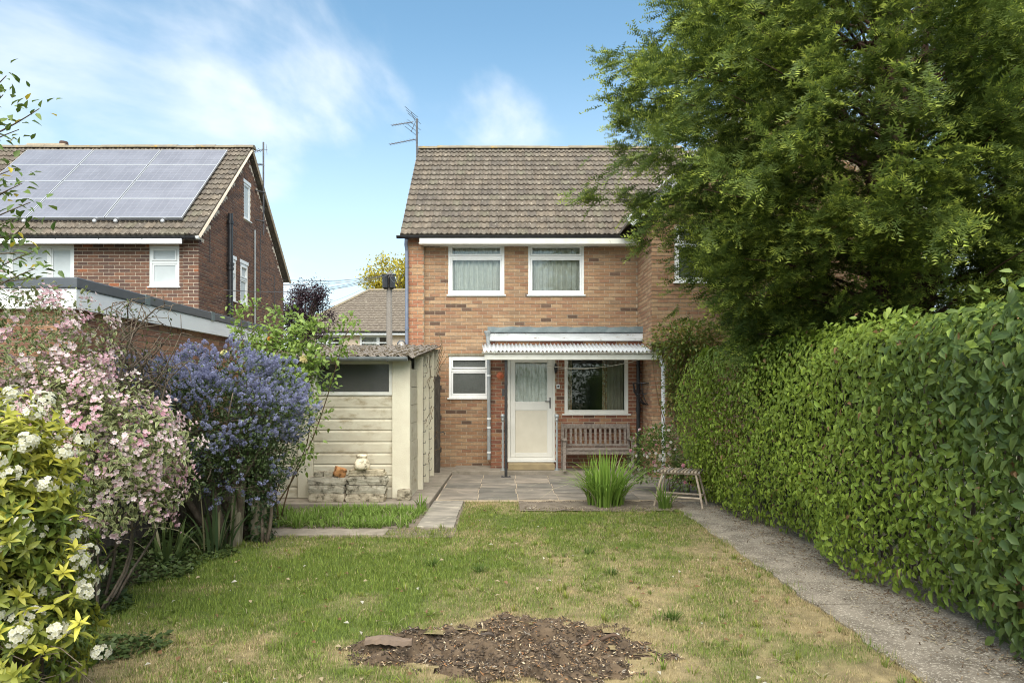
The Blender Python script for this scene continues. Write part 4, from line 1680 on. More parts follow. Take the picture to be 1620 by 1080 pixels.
pm, pfm, plm = panel_meshes()
nrm = Vector((0, -math.sin(ang), math.cos(ang)))
for c_ in range(3):
    for r_ in range(4):
        org = Vector((PX1 - PW * (c_ + 1), pan_y0, NE[1] + sl * (pan_y0 - NE[0]))) + nrm * .12 + Vector((0, math.cos(ang), math.sin(ang))) * rowl * r_
        p = obj('solar_panel', pm, None, nh, org)
        p.rotation_euler = (ang, 0, 0)
        for nm, me in (('panel_frame', pfm), ('cell_lines', plm)):
            COL.objects.link(o := bpy.data.objects.new(nm, me))
            o.parent = p
b = MB()
e0 = Vector((0, pan_y0 - .03, NE[1] + sl * (pan_y0 - .03 - NE[0]))) + nrm * .05
b.obox((PX1 - 1.5 * PW, e0.y, e0.z + .02), (3 * PW, .04, .05), Matrix.Rotation(ang, 3, 'X'))
b.build('mounting_rail', M['black'], nh)
for xx in (-12.3, -11.4, -10.7, -9.2, -8.75, -7.75):
    b = MB()
    b.ball((xx + .45, e0.y - .03, e0.z + .0), .045, 10, 7)
    b.build('rail_end', M['alu'], nh, smooth=True)

# aerial on the neighbour's gable
y2 = 17.95
ax2 = NX + .14
na = thing('television_aerial', 'thin mast with small aerials bracketed to the dark brick gable wall', 'aerial', (ax2, y2, 5.9))
b = MB()
b.tube([(ax2, y2, az(372, y2)), (ax2, y2, az(225, y2))], .022, 8)
for yy in (305, 351):
    b.tube([(ax2 + .05, y2, az(yy, y2)), (NX + .004, y2 - .22, az(yy, y2))], .018, 6)
b.build('mast', M['metal_dark'], na)
yagi(at(416, 237, y2), at(402, 240, y2), 4, .12, na)
yagi(at(417, 260, y2), at(404, 261, y2), 6, .10, na)
b = MB()
b.tube([at(421, 228, y2), at(422.5, 245, y2)], .007, 4)
b.tube([at(414, 236, y2), at(423, 237, y2)], .007, 4)
b.build('aerial_loop', M['metal_dark'], na)

# ------------------------------------------------------------------ flat-roofed annexe along the boundary
GX, GY0, GY1, GZ = -4.06, 6.42, 11.4, 2.76
an = thing('flat_roofed_annexe', 'flat-roofed brick annexe with grey coping and white fascia behind the shrubs', 'annexe', (GX, 8.5, 0))
b = MB()
b.box(-9.5, GX - .008, GY0 + .008, GY1, 0, 2.47)
awall = b.build('wall', M['mortar'], an)
ASB = [(.30, .155, .095), (.26, .13, .085), (.33, .18, .11), (.22, .115, .08), (.36, .20, .12)]
ab = brick_list('x+', GX, GY0, GY1, .6, 2.46, [], ASB, np.array([4, 4, 4, 3, 2.]), seed=51)
ab2 = brick_list('y-', GY0, -6.0, GX, .6, 2.46, [], ASB, np.array([4, 4, 4, 3, 2.]), seed=52)
lay_bricks(awall, ab + ab2, pick=lambda q: (-q[0][2], q[0][1]), limit=240)
b = MB()
b.box(-9.6, GX + .06, GY0 - .06, GY1 + .06, 2.465, 2.655)
b.build('fascia', M['fascia'], an, bevel=.004)
b = MB()
b.box(-9.65, GX + .075, GY0 - .075, GY1 + .075, 2.657, GZ)
cop = b.build('coping', M['coping'], an, bevel=.01)
for yy in (7.6, 9.3, 10.6):
    b = MB()
    b.box(GX + .05, GX + .079, yy - .05, yy + .05, 2.654, GZ + .004)
    b.build('coping_joint', M['lead'], cop)

# ------------------------------------------------------------------ concrete sectional shed
SY, SB = 10.22, 13.75
sx0, sx1 = -3.66, ax(649.5, SY)
sb = MB()
vs = [(-3.9, 9.76), (-1.20, 9.76), (-1.10, 9.86), (-1.06, 13.45), (-1.06, 14.3), (-3.9, 14.3)]
k = len(vs)
sb.add([(x, y, -.05) for x, y in vs] + [(x, y, .085) for x, y in vs], [tuple(range(k - 1, -1, -1)), tuple(range(k, 2 * k))] + [(i, (i + 1) % k, k + (i + 1) % k, k + i) for i in range(k)])
tag(sb.build('shed_base', M['slab'], bevel=.012), 'raised concrete base slab under the shed', 'slab', kind='structure')
shed = thing('concrete_shed', 'cream sectional concrete shed with dusty window and corrugated roof', 'shed', ((sx0 + sx1) / 2, SY, .085))
Z0 = .088


def shed_top(y):
    return 2.17 + .36 * (y - SY) / (SB - SY)


colx = [(sx0, -3.50), (ax(472, SY), ax(496, SY)), (ax(621, SY), sx1)]
for i, (a, e) in enumerate(colx):
    b = MB()
    b.box(a, e, SY - .045 if i < 2 else SY - .06, SY + .10, Z0, 2.15)
    b.build('post', M['conc_post'], shed, bevel=.012)
wz0, wz1 = az(625, SY), az(573.5, SY)
bz_ = [wz0 - .02 - .17 * i for i in range(10)]


def board_mesh(L, h):
    b = MB()
    b.add([(0, 0, 0), (L, 0, 0), (L, -.008, .012), (0, -.008, .012), (0, -.012, h - .03), (L, -.012, h - .03), (L, 0, h), (0, 0, h), (0, .05, 0), (L, .05, 0), (L, .05, h), (0, .05, h)],
          [(0, 1, 2, 3), (3, 2, 5, 4), (4, 5, 6, 7), (0, 8, 9, 1), (7, 6, 10, 11), (8, 11, 10, 9), (0, 3, 4, 7, 11, 8), (1, 9, 10, 6, 5, 2)])
    me = b.mesh('board')
    me.materials.append(M['conc_panel'])
    return me


b1 = board_mesh(colx[2][0] - colx[1][1] - .006, .164)
b2 = board_mesh(colx[1][0] - colx[0][1] - .006, .164)
z = Z0
while z + .164 < wz0 - .005:
    obj('board', b1, None, shed, (colx[1][1] + .003, SY + random.uniform(-.003, .004), z))
    z += .169
ztop = z
b = MB()
b.box(colx[1][1] + .003, colx[2][0] - .003, SY, SY + .05, ztop, wz0 - .002)
b.build('board', M['conc_panel'], shed)
z = Z0
while z + .164 < 2.12:
    obj('board', b2, None, shed, (colx[0][1] + .003, SY + random.uniform(-.003, .004), z))
    z += .169
swin = MB()
bars(swin, 0, 1, 0, 1, .0, 0, 0) if False else None
b = MB(front_map(SY))
bars(b, colx[1][1] + .002, colx[2][0] - .002, wz0, wz1 + .03, .05, -.06, .02)
wn = b.build('window', M['softwhite'], shed, bevel=.005)
b = MB(front_map(SY))
b.box(colx[1][1] + .052, colx[2][0] - .052, -.03, -.024, wz0 + .05, wz1 - .02)
b.build('pane', M['dirtypane'], wn)
b = MB()
b.box(sx0 + .05, sx1 - .02, SY + .03, SY + .09, wz1 + .035, 2.20)
b.build('head_board', M['darkwood'], shed)
b = MB()
b.box(sx0, sx1 - .1, SB - .08, SB, Z0, 2.5)
b.box(sx0, sx0 + .06, SY + .1, SB - .08, Z0, 2.2)
b.build('rear_wall', M['conc_panel'], shed)
# junk glimpsed through the dusty glass
b = MB()
for k in range(7):
    b.box(-2.75 + .16 * k, -2.68 + .16 * k, SY + .35, SY + .4, 1.5, 1.72 + .1 * math.sin(k * 2.1))
b.box(-2.8, -1.7, SY + .3, SY + .6, 1.44, 1.5)
b.build('shelf', M['oldwood'], shed)
# side wall towards the house: fins and boards
bays = np.linspace(SY + .12, SB, 5)
for i in range(1, 5):
    b = MB()
    yb_ = bays[i]
    b.add([(sx1 - .06, yb_ - .10, Z0), (sx1 + .075, yb_ - .09, Z0), (sx1 + .075, yb_, Z0), (sx1 - .06, yb_ + .02, Z0)] +
          [(sx1 - .06, yb_ - .10, shed_top(yb_) - .02), (sx1 + .075, yb_ - .09, shed_top(yb_) - .02), (sx1 + .075, yb_, shed_top(yb_) - .02), (sx1 - .06, yb_ + .02, shed_top(yb_) - .02)],
          [(3, 2, 1, 0), (4, 5, 6, 7), (0, 1, 5, 4), (1, 2, 6, 5), (2, 3, 7, 6), (3, 0, 4, 7)])
    b.build('post', M['conc_post'], shed)
for i in range(4):
    ya, yb_ = bays[i] + (.02 if i else -.0), bays[i + 1] - .10
    L_ = yb_ - ya
    b = MB()
    b.box(-.05, 0, 0, L_, 0, .27)
    me = b.mesh('side_board')
    me.materials.append(M['conc_panel'])
    z = Z0
    while z + .28 < shed_top(ya) + .02:
        obj('side_board', me, None, shed, (sx1 + random.uniform(-.012, .004), ya, z))
        z += .278
# hooks down each fin
b = MB()
for i in range(1, 5):
    for k in range(11):
        zz = .3 + .18 * k
        b.tube([(sx1 + .075, bays[i] - .06, zz), (sx1 + .115, bays[i] - .06, zz), (sx1 + .12, bays[i] - .06, zz + .03)], .005, 4)
b.build('hook', M['metal_dark'], shed)
# roof sheets and gutter
rfx0, rfx1 = sx0 - .12, sx1 + .12
edges = np.linspace(rfx0, rfx1, 4)
for i in range(3):
    a, e = edges[i] - (.05 if i else 0), edges[i + 1]
    n = int((e - a) / .024)
    vs, fs = [], []
    rows_ = np.linspace(SY - .30, SB + .12, 9)
    for yy in rows_:
        for k in range(n + 1):
            xx = a + (e - a) * k / n
            vs.append((xx, yy, shed_top(yy) + .05 + .004 * i + .026 * math.sin(xx * 2 * math.pi / .146) + .006 * mnoise.noise(Vector((xx * 9, yy * 5, 0)))))
    for j in range(8):
        for k in range(n):
            q_ = j * (n + 1) + k
            fs.append((q_, q_ + 1, q_ + n + 2, q_ + n + 1))
    b = MB()
    b.add(vs, fs)
    o = b.build('roof_sheet', M['asbestos'], shed, smooth=True, recalc=False)
    m = o.modifiers.new('thickness', 'SOLIDIFY')
    m.thickness = .012
b = MB()
b.box(sx1 - .03, sx1 + .02, SY + .1, SB, 0, 0)
gutter(rfx0 + .02, rfx1 - .12, SY - .33, 2.185, .062, 'greygutter', shed)
b = MB()
tv = []
# moss pads on the roof
for k in range(420):
    xx, yy = random.uniform(rfx0 + .03, rfx1 - .03), SY - .28 + (SB - SY + .3) * random.random() ** 1.3
    b.ball((xx, yy, shed_top(yy) + .07), (random.uniform(.012, .035), random.uniform(.012, .035), random.uniform(.008, .02)), 6, 4, .4)
tag(b.build('moss', mat('dry_moss', (.06, .048, .028), (.15, .12, .085), 30, .98, .6, 80), shed), kind='stuff')

# timber gate between shed and house
gt = thing('timber_gate', 'narrow dark timber gate closing the gap between shed and house', 'gate', (-1.33, 13.6, .1))
for k in range(4):
    b = MB()
    b.box(-1.352 - .0, -1.325, 13.42 + .105 * k, 13.52 + .105 * k, .11, 1.98 + .02 * math.sin(k * 2))
    b.build('board', M['darkwood'], gt, bevel=.004)
b = MB()
b.box(-1.40, -1.29, 13.30, 13.40, .09, 1.96)
b.build('gate_post', M['darkwood'], gt, bevel=.008)
for z in (.45, 1.1, 1.7):
    b = MB()
    b.box(-1.324, -1.30, 13.42, 13.84, z, z + .09)
    b.build('ledge', M['darkwood'], gt)
b = MB()
b.tube([(-1.285, 13.36, .86), (-1.22, 13.36, .88), (-1.20, 13.40, .84)], .012, 5)
b.build('latch', M['metal_dark'], gt)

# dry creeper stems on the shed corner
cr_ = MB()
for k in range(10):
    p = Vector((sx1 + .05, random.uniform(11.0, 13.6), random.uniform(.4, 2.3)))
    pts = [p]
    for j in range(7):
        p = p + Vector((random.uniform(-.02, .05), random.uniform(.02, .13) * random.choice((-1, 1)), random.uniform(-.02, .10)))
        pts.append(p)
    cr_.tube(pts, .005, 4)
for k in range(5):
    p = Vector((sx1 + .06, 13.3 + .1 * k, 1.9 + .12 * k))
    cr_.tube([p, p + Vector((.1, -.1, .25)), p + Vector((.22 - .05 * k, .0, .45))], .006, 4)
tag(cr_.build('dry_creeper', M['rosestem']), 'leafless dry creeper stems on the shed side wall', 'creeper')

# ------------------------------------------------------------------ stacked stones on the shed base
def rock(name, c, s, parent, jit=.25, tint=(1, 1, 1), m='stone', n=3):
    import bmesh
    bm = bmesh.new()
    bmesh.ops.create_cube(bm, size=1)
    bmesh.ops.subdivide_edges(bm, edges=bm.edges, cuts=n, use_grid_fill=True)
    sd = Vector((random.uniform(0, 50), random.uniform(0, 50), 3))
    for v in bm.verts:
        co = v.co.copy()
        r_ = max(abs(co.x), abs(co.y), abs(co.z))
        sph = co.normalized() * .62
        co = co.lerp(sph, .10 + jit * .45)
        nz = mnoise.noise(Vector((co.x * s[0], co.y * s[1], co.z * s[2])) * 22 + sd)
        co *= 1 + nz * jit * .35
        v.co = Vector((co.x * s[0], co.y * s[1], co.z * s[2]))
    me = bpy.data.meshes.new(name)
    bm.to_mesh(me)
    bm.free()
    a = me.attributes.new('col', 'FLOAT_COLOR', 'POINT')
    a.data.foreach_set('color', np.tile(np.array([*tint, 1], np.float32), len(me.vertices)))
    o = obj(name, me, M[m], parent)
    o.location = c
    return o


by = SY - .26
SBZ = .086
blocks = [
    (491, 547, .115, 0), (490, 546, .115, 1), (488, 550, .115, 2),
    (549, 610, .115, 0), (549, 611, .12, 1), (551, 613, .125, 2)]
lab = ['bottom block of the left stone stack by the shed', 'middle block of the left stone stack by the shed', 'upper long block of the left stone stack by the shed',
       'bottom block of the right stone stack by the shed', 'middle block of the right stone stack by the shed', 'rounded upper block of the right stone stack by the shed']
zl, zr = SBZ, SBZ
for k, (p0, p1, h, lvl) in enumerate(blocks):
    x0_, x1_ = ax(p0, by), ax(p1, by)
    if k < 3:
        z = zl
        zl += h + .003
    else:
        z = zr
        zr += h + .003
    o = rock('stone_block', ((x0_ + x1_) / 2, by + .02 * lvl - .01, z + h / 2), (x1_ - x0_, .20, h), None, .24 + .10 * (lvl == 2), random.choice(((1, 1, 1), (1.08, 1.04, .98), (.92, .93, .92))), n=4)
    tag(o, 'grey ' + lab[k], 'stone', 'stacked stones by the shed')
for k, (p0, p1) in enumerate(((497, 511), (513, 527))):
    x0_, x1_ = ax(p0, by), ax(p1, by)
    o = rock('stone_brick', ((x0_ + x1_) / 2, by + .04, zl + .037), (x1_ - x0_, .15, .07), None, .08, (.95, .95, .92), n=2)
    tag(o, ('small squared brick at the outer end atop the left stack', 'small squared brick beside the orange rock')[k], 'brick', 'stacked stones by the shed')
o = rock('orange_rock', (ax(538, by), by + .0, zl + .065), (.16, .13, .13), None, .5, (1.15, .62, .32), n=4)
o.rotation_euler = (.2, .3, .5)
tag(o, 'orange-brown rock lying on the left stone stack', 'rock')
for k, (p0, p1, zz) in enumerate(((552, 609, 0), (553, 607, .045))):
    x0_, x1_ = ax(p0, by), ax(p1, by)
    b = MB()
    b.cur = (1.25, 1.2, 1.08)
    b.box(x0_, x1_, by - .05 + .012 * k, by + .13, zr + zz, zr + zz + .042)
    o = b.build('stone_slab', M['stone'], bevel=.005, colors=True)
    tag(o, ('lower flat slab on the right stone stack', 'top flat slab under the pale stone jar')[k], 'slab', 'stacked stones by the shed')
zr += .09
b = MB()
b.cur = (2.1, 2.05, 1.95)
prof = [(.02, 0), (.10, .002), (.118, .03), (.120, .065), (.108, .105), (.088, .14), (.074, .165), (.072, .178), (.082, .185), (.084, .215), (.07, .222), (.02, .224)]
b.lathe(prof, (ax(572, by), by + .02, zr), 16)
o = b.build('stone_jar', M['stone'], smooth=True, colors=True)
tag(o, 'squat pale stone jar standing on the right stone stack', 'jar')
o = rock('foot_stone', (ax(640, SY - .12), SY - .13, SBZ + .075), (.20, .16, .15), None, .45, (.8, .78, .72), n=4)
tag(o, 'rough lump of stone at the foot of the shed corner post', 'rock')

# ------------------------------------------------------------------ house across the road
BD = 35.0
bh = thing('cream_house', 'distant cream rendered house with hipped brown roof and white windows', 'house', (-7, BD, 0))
bx0_, bx1_ = ax(466, BD), ax(760, BD)
ez = az(525, BD)
wins = [(ax(500, BD), ax(540, BD), ez - 1.35, ez - .16), (ax(569, BD), ax(617, BD), ez - 1.35, ez - .16)]
b = MB()
holed(b, bx0_ + .2, bx1_, 0, ez, wins, lambda a, c, d, e: b.box(a, c, BD, BD + .2, d, e))
b.box(bx0_ + .2, bx0_ + .4, BD + .2, BD + 7, 0, ez)
b.box(bx0_ + .4, bx1_, BD + 2, BD + 2.2, 0, ez)
b.build('wall', M['rendercream'], bh)
for i, o in enumerate(wins):
    window(bh, front_map(BD), *o, mull=[o[0] + (o[1] - o[0]) * (.6 if i else .45)], fill='none', sash=.08)
    b = MB(front_map(BD))
    b.box(o[0] + .08, o[1] - .08, -.045, -.005, o[3] - .42, o[3] - .36)
    b.build('transom', M['upvc'], bh)
    wavy(front_map(BD), o[0] + .1, o[0] + .8, o[2], o[3], -.3, .03, 5, 60 + i).build('curtain', M['curtain'], bh, smooth=True, recalc=False)
ry, rz_ = BD + 3.4, az(460, BD + 3.4)
rxl = ax(584, ry)
rows = 17
rfm = MB()
ec = [(bx0_ - .25, BD - .35), (bx1_, BD - .35)]
b = MB()
b.add([(bx0_ - .25, BD - .35, ez - .02), (bx1_, BD - .35, ez - .02), (bx1_, ry, rz_ - .02), (rxl, ry, rz_ - .02), (bx0_ - .25, ry + 3.7, ez - .02)], [(0, 1, 2, 3), (0, 3, 4)])
broof = b.build('roof', M['tile'], bh, recalc=False, colors=True)
for r_ in range(rows):
    t0, t1 = r_ / rows, (r_ + 1) / rows
    b = MB()
    xl0, xl1 = (bx0_ - .25) + (rxl - bx0_ + .25) * t0, (bx0_ - .25) + (rxl - bx0_ + .25) * t1
    y0_, y1_ = BD - .35 + (ry - BD + .35) * t0, BD - .35 + (ry - BD + .35) * t1
    z0_, z1_ = ez + (rz_ - ez) * t0, ez + (rz_ - ez) * t1
    nn = 90
    vs, fs = [], []
    for i in range(nn + 1):
        u = i / nn
        wv = .025 * math.sin(i * 2.4)
        xa, xb = xl0 + (bx1_ - xl0) * u, xl1 + (bx1_ - xl1) * u
        vs += [(xa, y0_ - .01, z0_ - .01), (xa, y0_ - .02, z0_ + .05 + wv), (xb, y1_, z1_ + .012 + wv * .6)]
    for i in range(nn):
        fs += [(3 * i, 3 * i + 3, 3 * i + 4, 3 * i + 1), (3 * i + 1, 3 * i + 4, 3 * i + 5, 3 * i + 2)]
    b.cur = (1.05 + .1 * (r_ % 2), 1.02 + .1 * (r_ % 2), .98 + .08 * (r_ % 2))
    b.add(vs, fs)
    b.build('tile_course', M['tile'], broof, recalc=False, colors=True)
b = MB()
b.tube([(bx0_ - .25, BD - .35, ez + .02), (rxl, ry, rz_ + .02), (bx1_, ry, rz_ + .02)], .11, 6)
b.build('hip_tiles', M['tile_gold'], broof)
b = MB()
b.box(bx0_ - .2, bx1_, BD - .40, BD - .36, ez - .18, ez - .06)
b.box(bx0_ - .2, bx1_, BD - .36, BD, ez - .17, ez - .14)
b.build('fascia_board', M['fascia'], bh)
gutter(bx0_ - .25, bx1_, BD - .44, ez - .01, .06, 'black', bh)

# telegraph pole and its wires
TY = 29.0
tx = ax(616, TY)
tp = thing('telegraph_pole', 'grey wooden telegraph pole with black cable boxes before the cream house', 'pole', (tx, TY, 0))
b = MB()
tz = az(431, TY)
b.tube([(tx, TY, -.05), (tx, TY, tz)], [.15, .11], 10)
b.build('pole', M['oldwood'], tp)
for s in (-1, 1):
    b = MB()
    b.lathe([(.05, -.62), (.13, -.55), (.13, -.1), (.05, -.02)], (tx + s * .14, TY - .16, tz - .12), 9)
    b.build('cable_box', M['black'], tp)
b = MB()
b.tube([(tx - .3, TY - .1, tz - .12), (tx + .3, TY - .1, tz - .12)], .04, 6)
b.build('crossbar', M['black'], tp)
ends = [(448, 436, 20), (448, 444, 20), (448, 450, 16), (470, 447, 30), (480, 455, 38), (452, 470, 26), (505, 478, 40), (640, 433, 14.6), (452, 461, 24)]
for k, (ex, ey, ed) in enumerate(ends):
    p0, p1 = Vector((tx, TY - .1, tz - .10)), at(ex, ey, ed)
    p1 = p0 + (p1 - p0) * (1.25 if ex < 600 else 1.0)
    pts = []
    for i in range(13):
        t = i / 12
        p = p0.lerp(p1, t)
        p.z -= .5 * 4 * t * (1 - t) * (p1 - p0).length / 30
        pts.append(p)
    b = MB()
    b.tube(pts, .007, 4)
    b.build('wire', M['wire'], tp)


# ------------------------------------------------------------------ plant tools
def limb(mb, p0, p1, r0, r1, bend=.15, n=6, seg=7):
    p0, p1 = Vector(p0), Vector(p1)
    L = (p1 - p0).length
    pts, rad = [], []
    o = Vector((random.uniform(-1, 1), random.uniform(-1, 1), random.uniform(-.3, 1))) * bend * L
    o2 = Vector((random.uniform(-1, 1), random.uniform(-1, 1), random.uniform(-1, 1))) * bend * L * .4
    for i in range(seg + 1):
        t = i / seg
        pts.append(p0.lerp(p1, t) + o * math.sin(math.pi * t) + o2 * math.sin(2 * math.pi * t))
        rad.append(r0 + (r1 - r0) * t)
    mb.tube(pts, rad, n)
    return pts


def shell(n, centre, rad, thick=.35, zmin=-1.0, lump=.16, seed=0):
    """points in the outer part of a lumpy ellipsoid, and outward directions"""
    d = rand_dirs(int(n * 2.2))
    d = d[d[:, 2] > zmin][:n]
    n = len(d)
    lm = 1 + lump * fnoise(d[:, 0] * 2 + d[:, 2] * 1.7 + seed, d[:, 1] * 2 - d[:, 2] * 1.3, 1.6, seed) + lump * .6 * fnoise(d[:, 0] * 5 + seed, d[:, 2] * 5 + d[:, 1] * 3, 1.3, seed + 4)
    r_ = (1 - thick * rng.random(n) ** 1.6) * lm
    p = np.asarray(centre) + d * np.asarray(rad) * r_[:, None]
    return p, d, r_


def cmix(a, b, n, lo=.75, hi=1.2):
    t = rng.random((n, 1))
    return (np.asarray(a) * (1 - t) + np.asarray(b) * t) * rng.uniform(lo, hi, (n, 1))


LEAF = leaf_T(.56, .11, .22)
LEAF4 = leaf4_T(.5, .1, .14)
LEAFN = leaf4_T(.34, .06, .18)


# ------------------------------------------------------------------ yew
YX, YY = 5.0, 8.9
yew = thing('yew_tree', 'huge dark green yew tree with bright new tips rising above the hedge', 'tree', (YX, YY, 0))
zz_ = np.array([0.9, 1.6, 2.1, 2.7, 3.3, 4.3, 5.2, 6.3, 7.4, 8.6, 9.6])
rr_ = np.array([0.6, 1.15, 1.70, 2.40, 2.95, 3.42, 3.58, 3.25, 2.7, 1.6, .5])
tk = MB()
tpts = [(YX + .05 * math.sin(z * 1.3), YY + .06 * math.cos(z * 1.7), z) for z in np.linspace(-.05, 9.2, 16)]
tk.tube(tpts, list(np.linspace(.30, .04, 16)), 12)
for a, z1 in ((.6, 7.2), (2.4, 6.6), (4.1, 7.6), (5.3, 6.2)):
    limb(tk, (YX, YY, .7), (YX + 1.0 * math.cos(a), YY + 1.0 * math.sin(a), z1), .15, .03, .06, 8, 10)
tk.build('trunk', M['yewbark'], yew, smooth=True)
nb = 980
bz0 = rng.uniform(1.2, 8.8, nb)
th = rng.uniform(0, 2 * np.pi, nb)
Rm = np.interp(bz0, zz_, rr_) * rng.uniform(.62, 1.06, nb) * (1 + .07 * np.sin(3 * th + bz0 * 1.7 - 3.78))
lone = rng.random(nb) < .06
Rm = np.where(lone, Rm * 1.06, Rm)
ends_ = np.stack([YX + Rm * np.cos(th), YY + Rm * np.sin(th), bz0 + rng.uniform(-.1, .30, nb)], 1)
start = np.stack([YX + .1 * np.cos(th), YY + .1 * np.sin(th), np.maximum(.5, bz0 - .45 * Rm * rng.uniform(.2, .8, nb))], 1)
lm_ = MB()
P, D = [], []
for i in range(nb):
    s, e = start[i], ends_[i]
    out = unit(e - s)
    nt_ = int(10.4 * max(Rm[i], 1.9) / 3 * (1.0 if bz0[i] < 7.3 else .4) + .5)
    ah = .30 * (.5 + .5 * rng.random())
    for j in range(nt_):
        t = 1.0 if j == 0 else 1 - .62 * rng.random() ** 1.15
        base = s + (e - s) * t
        base[2] += ah * math.sin(math.pi * t)
        tip = base + rng.normal(size=3) * (.06 + .34 * (1 - t)) * np.array([1, 1, .8])
        td = out + .55 * unit(rng.normal(size=3))
        td[2] += rng.uniform(-.75, .25)
        td = unit(td)
        m_ = rng.integers(5, 9)
        f = rng.random(m_)
        q = tip + td * (.34 * (f - .6))[:, None] + rng.normal(size=(m_, 3)) * .055
        q[:, 2] -= .05 * f ** 2
        d = td + .42 * rand_dirs(m_)
        d[:, 2] -= .18
        P.append(q)
        D.append(d)
    if i % 4 == 0:
        pts = []
        for k in range(6):
            tt = k / 5 * .9
            q_ = s + (e - s) * tt
            pts.append((q_[0], q_[1], q_[2] + ah * math.sin(math.pi * tt) * .8))
        lm_.tube(pts, list(np.linspace(.026, .004, 6)), 5, False)
lm_.build('limbs', M['yewbark'], yew, smooth=True)
P, D = np.concatenate(P), unit(np.concatenate(D))
kp = rng.random(len(P)) < np.where(P[:, 1] > YY + 1.4, .45, 1.0) * np.where(P[:, 0] > .82 * P[:, 1], .25, 1.0) * np.where(P[:, 2] > 1.9 + .60 * P[:, 1], .25, 1.0)
P, D = P[kp], D[kp]
n = len(P)
# one spray: a shoot with two side shoots, needles on both sides of each
tv, tf, tw = [], [], []
rs = random.Random(5)


def shoot(o, dirv, L, nn):
    dirv = np.array(dirv) / np.linalg.norm(dirv)
    sd = np.array([dirv[1], -dirv[0], 0.0])
    for k in range(nn):
        f = .06 + .94 * k / (nn - 1)
        for s in (-1, 1):
            b0 = len(tv)
            ln_ = .145 * (1 - .35 * f ** 2) * rs.uniform(.8, 1.2)
            c_ = np.array(o) + dirv * L * f + np.array([0, 0, -.12 * f * f * L])
            tv.extend([c_ - dirv * .042, c_ + dirv * .042, c_ + sd * s * ln_ + dirv * .09 + np.array([0, 0, rs.uniform(-.06, .10)])])
            tf.append((b0, b0 + 1, b0 + 2))
            w_ = min(1, max(0, (f - .50) / .38)) ** 1.2
            tw.extend([w_, w_, min(1, w_ + .12)])


shoot((0, 0, 0), (0, 1, 0), 1.0, 9)
shoot((0, .25, 0), (.62, 1, .12), .55, 5)
shoot((0, .40, 0), (-.68, 1, -.10), .50, 5)
YT = (np.array(tv), np.array(tf), np.array(tw))
fresh = np.clip(rng.normal(.46, .38, n) + .35 * fnoise(P[:, 0] + P[:, 1] * .5, P[:, 2], 1.1, 3), 0, 1)[:, None]
A = cmix((.080, .124, .029), (.138, .190, .042), n)
B = A * (1 - fresh) + cmix((.34, .42, .06), (.52, .58, .11), n) * fresh
rot = frames(D, np.array([0, 0, 1.0]) + .7 * rand_dirs(n))
scl = rng.uniform(.17, .31, n)
foliage('crown', [scatter(YT, P, rot, scl, A, B)], M['needle'], yew)

# ------------------------------------------------------------------ hedge beside the path
hedge = thing('hedge', 'tall clipped hedge of broad green leaves along the concrete path', 'hedge', (3.8, 6.5, 0))
HX, HYa, HYb, HZ = 3.16, 1.8, 10.55, 2.34


def hedge_face(y, z):
    """x of the clipped face"""
    b_ = .24 * fnoise(y, z, .8, 6) + .10 * fnoise(y, z, 2.3, 9) + .05 * fnoise(y, z, 6, 2)
    top = np.clip((z - (HZ - .35)) / .35, 0, 1)
    foot = np.clip((.30 - z) / .30, 0, 1)
    return HX + b_ * .8 + .30 * top ** 2 + .10 * foot - .12 * np.sin(np.clip(z / HZ, 0, 1) * np.pi) + .03 * (y < 5) - .26 * np.clip((y - 7.6) / 2.4, 0, 1) * np.clip(z / .8, .2, 1)


def hedge_leaves(n):
    m1 = int(n * .72)
    y = HYa + (HYb - HYa) * rng.random(m1) ** .95
    z = .06 + (HZ - .06) * rng.random(m1)
    dep = .40 * rng.random(m1) ** 1.4 - .05 * (rng.random(m1) < .12)
    x = hedge_face(y, z) + dep
    nrm_ = np.stack([-np.ones(m1), .15 * rng.normal(size=m1), .25 + .5 * np.clip((z - 1.9) / .4, 0, 1)], 1)
    p1_ = np.stack([x, y, z], 1)
    m2 = int(n * .17)
    y = rng.uniform(HYa, HYb, m2)
    x = HX + .28 + 1.3 * rng.random(m2)
    z = HZ + .13 * fnoise(x, y, 1.1, 3) + .06 * fnoise(x, y, 3.5, 7) - .16 * rng.random(m2) ** 1.5 + .12 * np.clip((4.8 - y), 0, 1)
    p2_ = np.stack([x, y, z], 1)
    n2_ = np.stack([-.3 * np.ones(m2), rng.normal(size=m2) * .2, np.ones(m2)], 1)
    m3 = n - m1 - m2
    x = HX - .25 + 1.7 * rng.random(m3) ** 1.2
    z = .05 + (HZ - .05) * rng.random(m3)
    top = np.clip((z - (HZ - .5)) / .5, 0, 1)
    y = HYb - .12 * top - .22 * rng.random(m3) ** 1.5 + .10 * fnoise(x, z, 2, 4) - .25 * np.clip(HX + .1 - x, 0, .4)
    x = np.maximum(x, hedge_face(np.full(m3, HYb - .1), z))
    p3_ = np.stack([x, y, z], 1)
    n3_ = np.stack([-.4 * np.ones(m3), np.ones(m3), .4 * np.ones(m3)], 1)
    return np.concatenate([p1_, p2_, p3_]), unit(np.concatenate([n1_ if False else nrm_, n2_, n3_]))


P, Nn = hedge_leaves(36000)
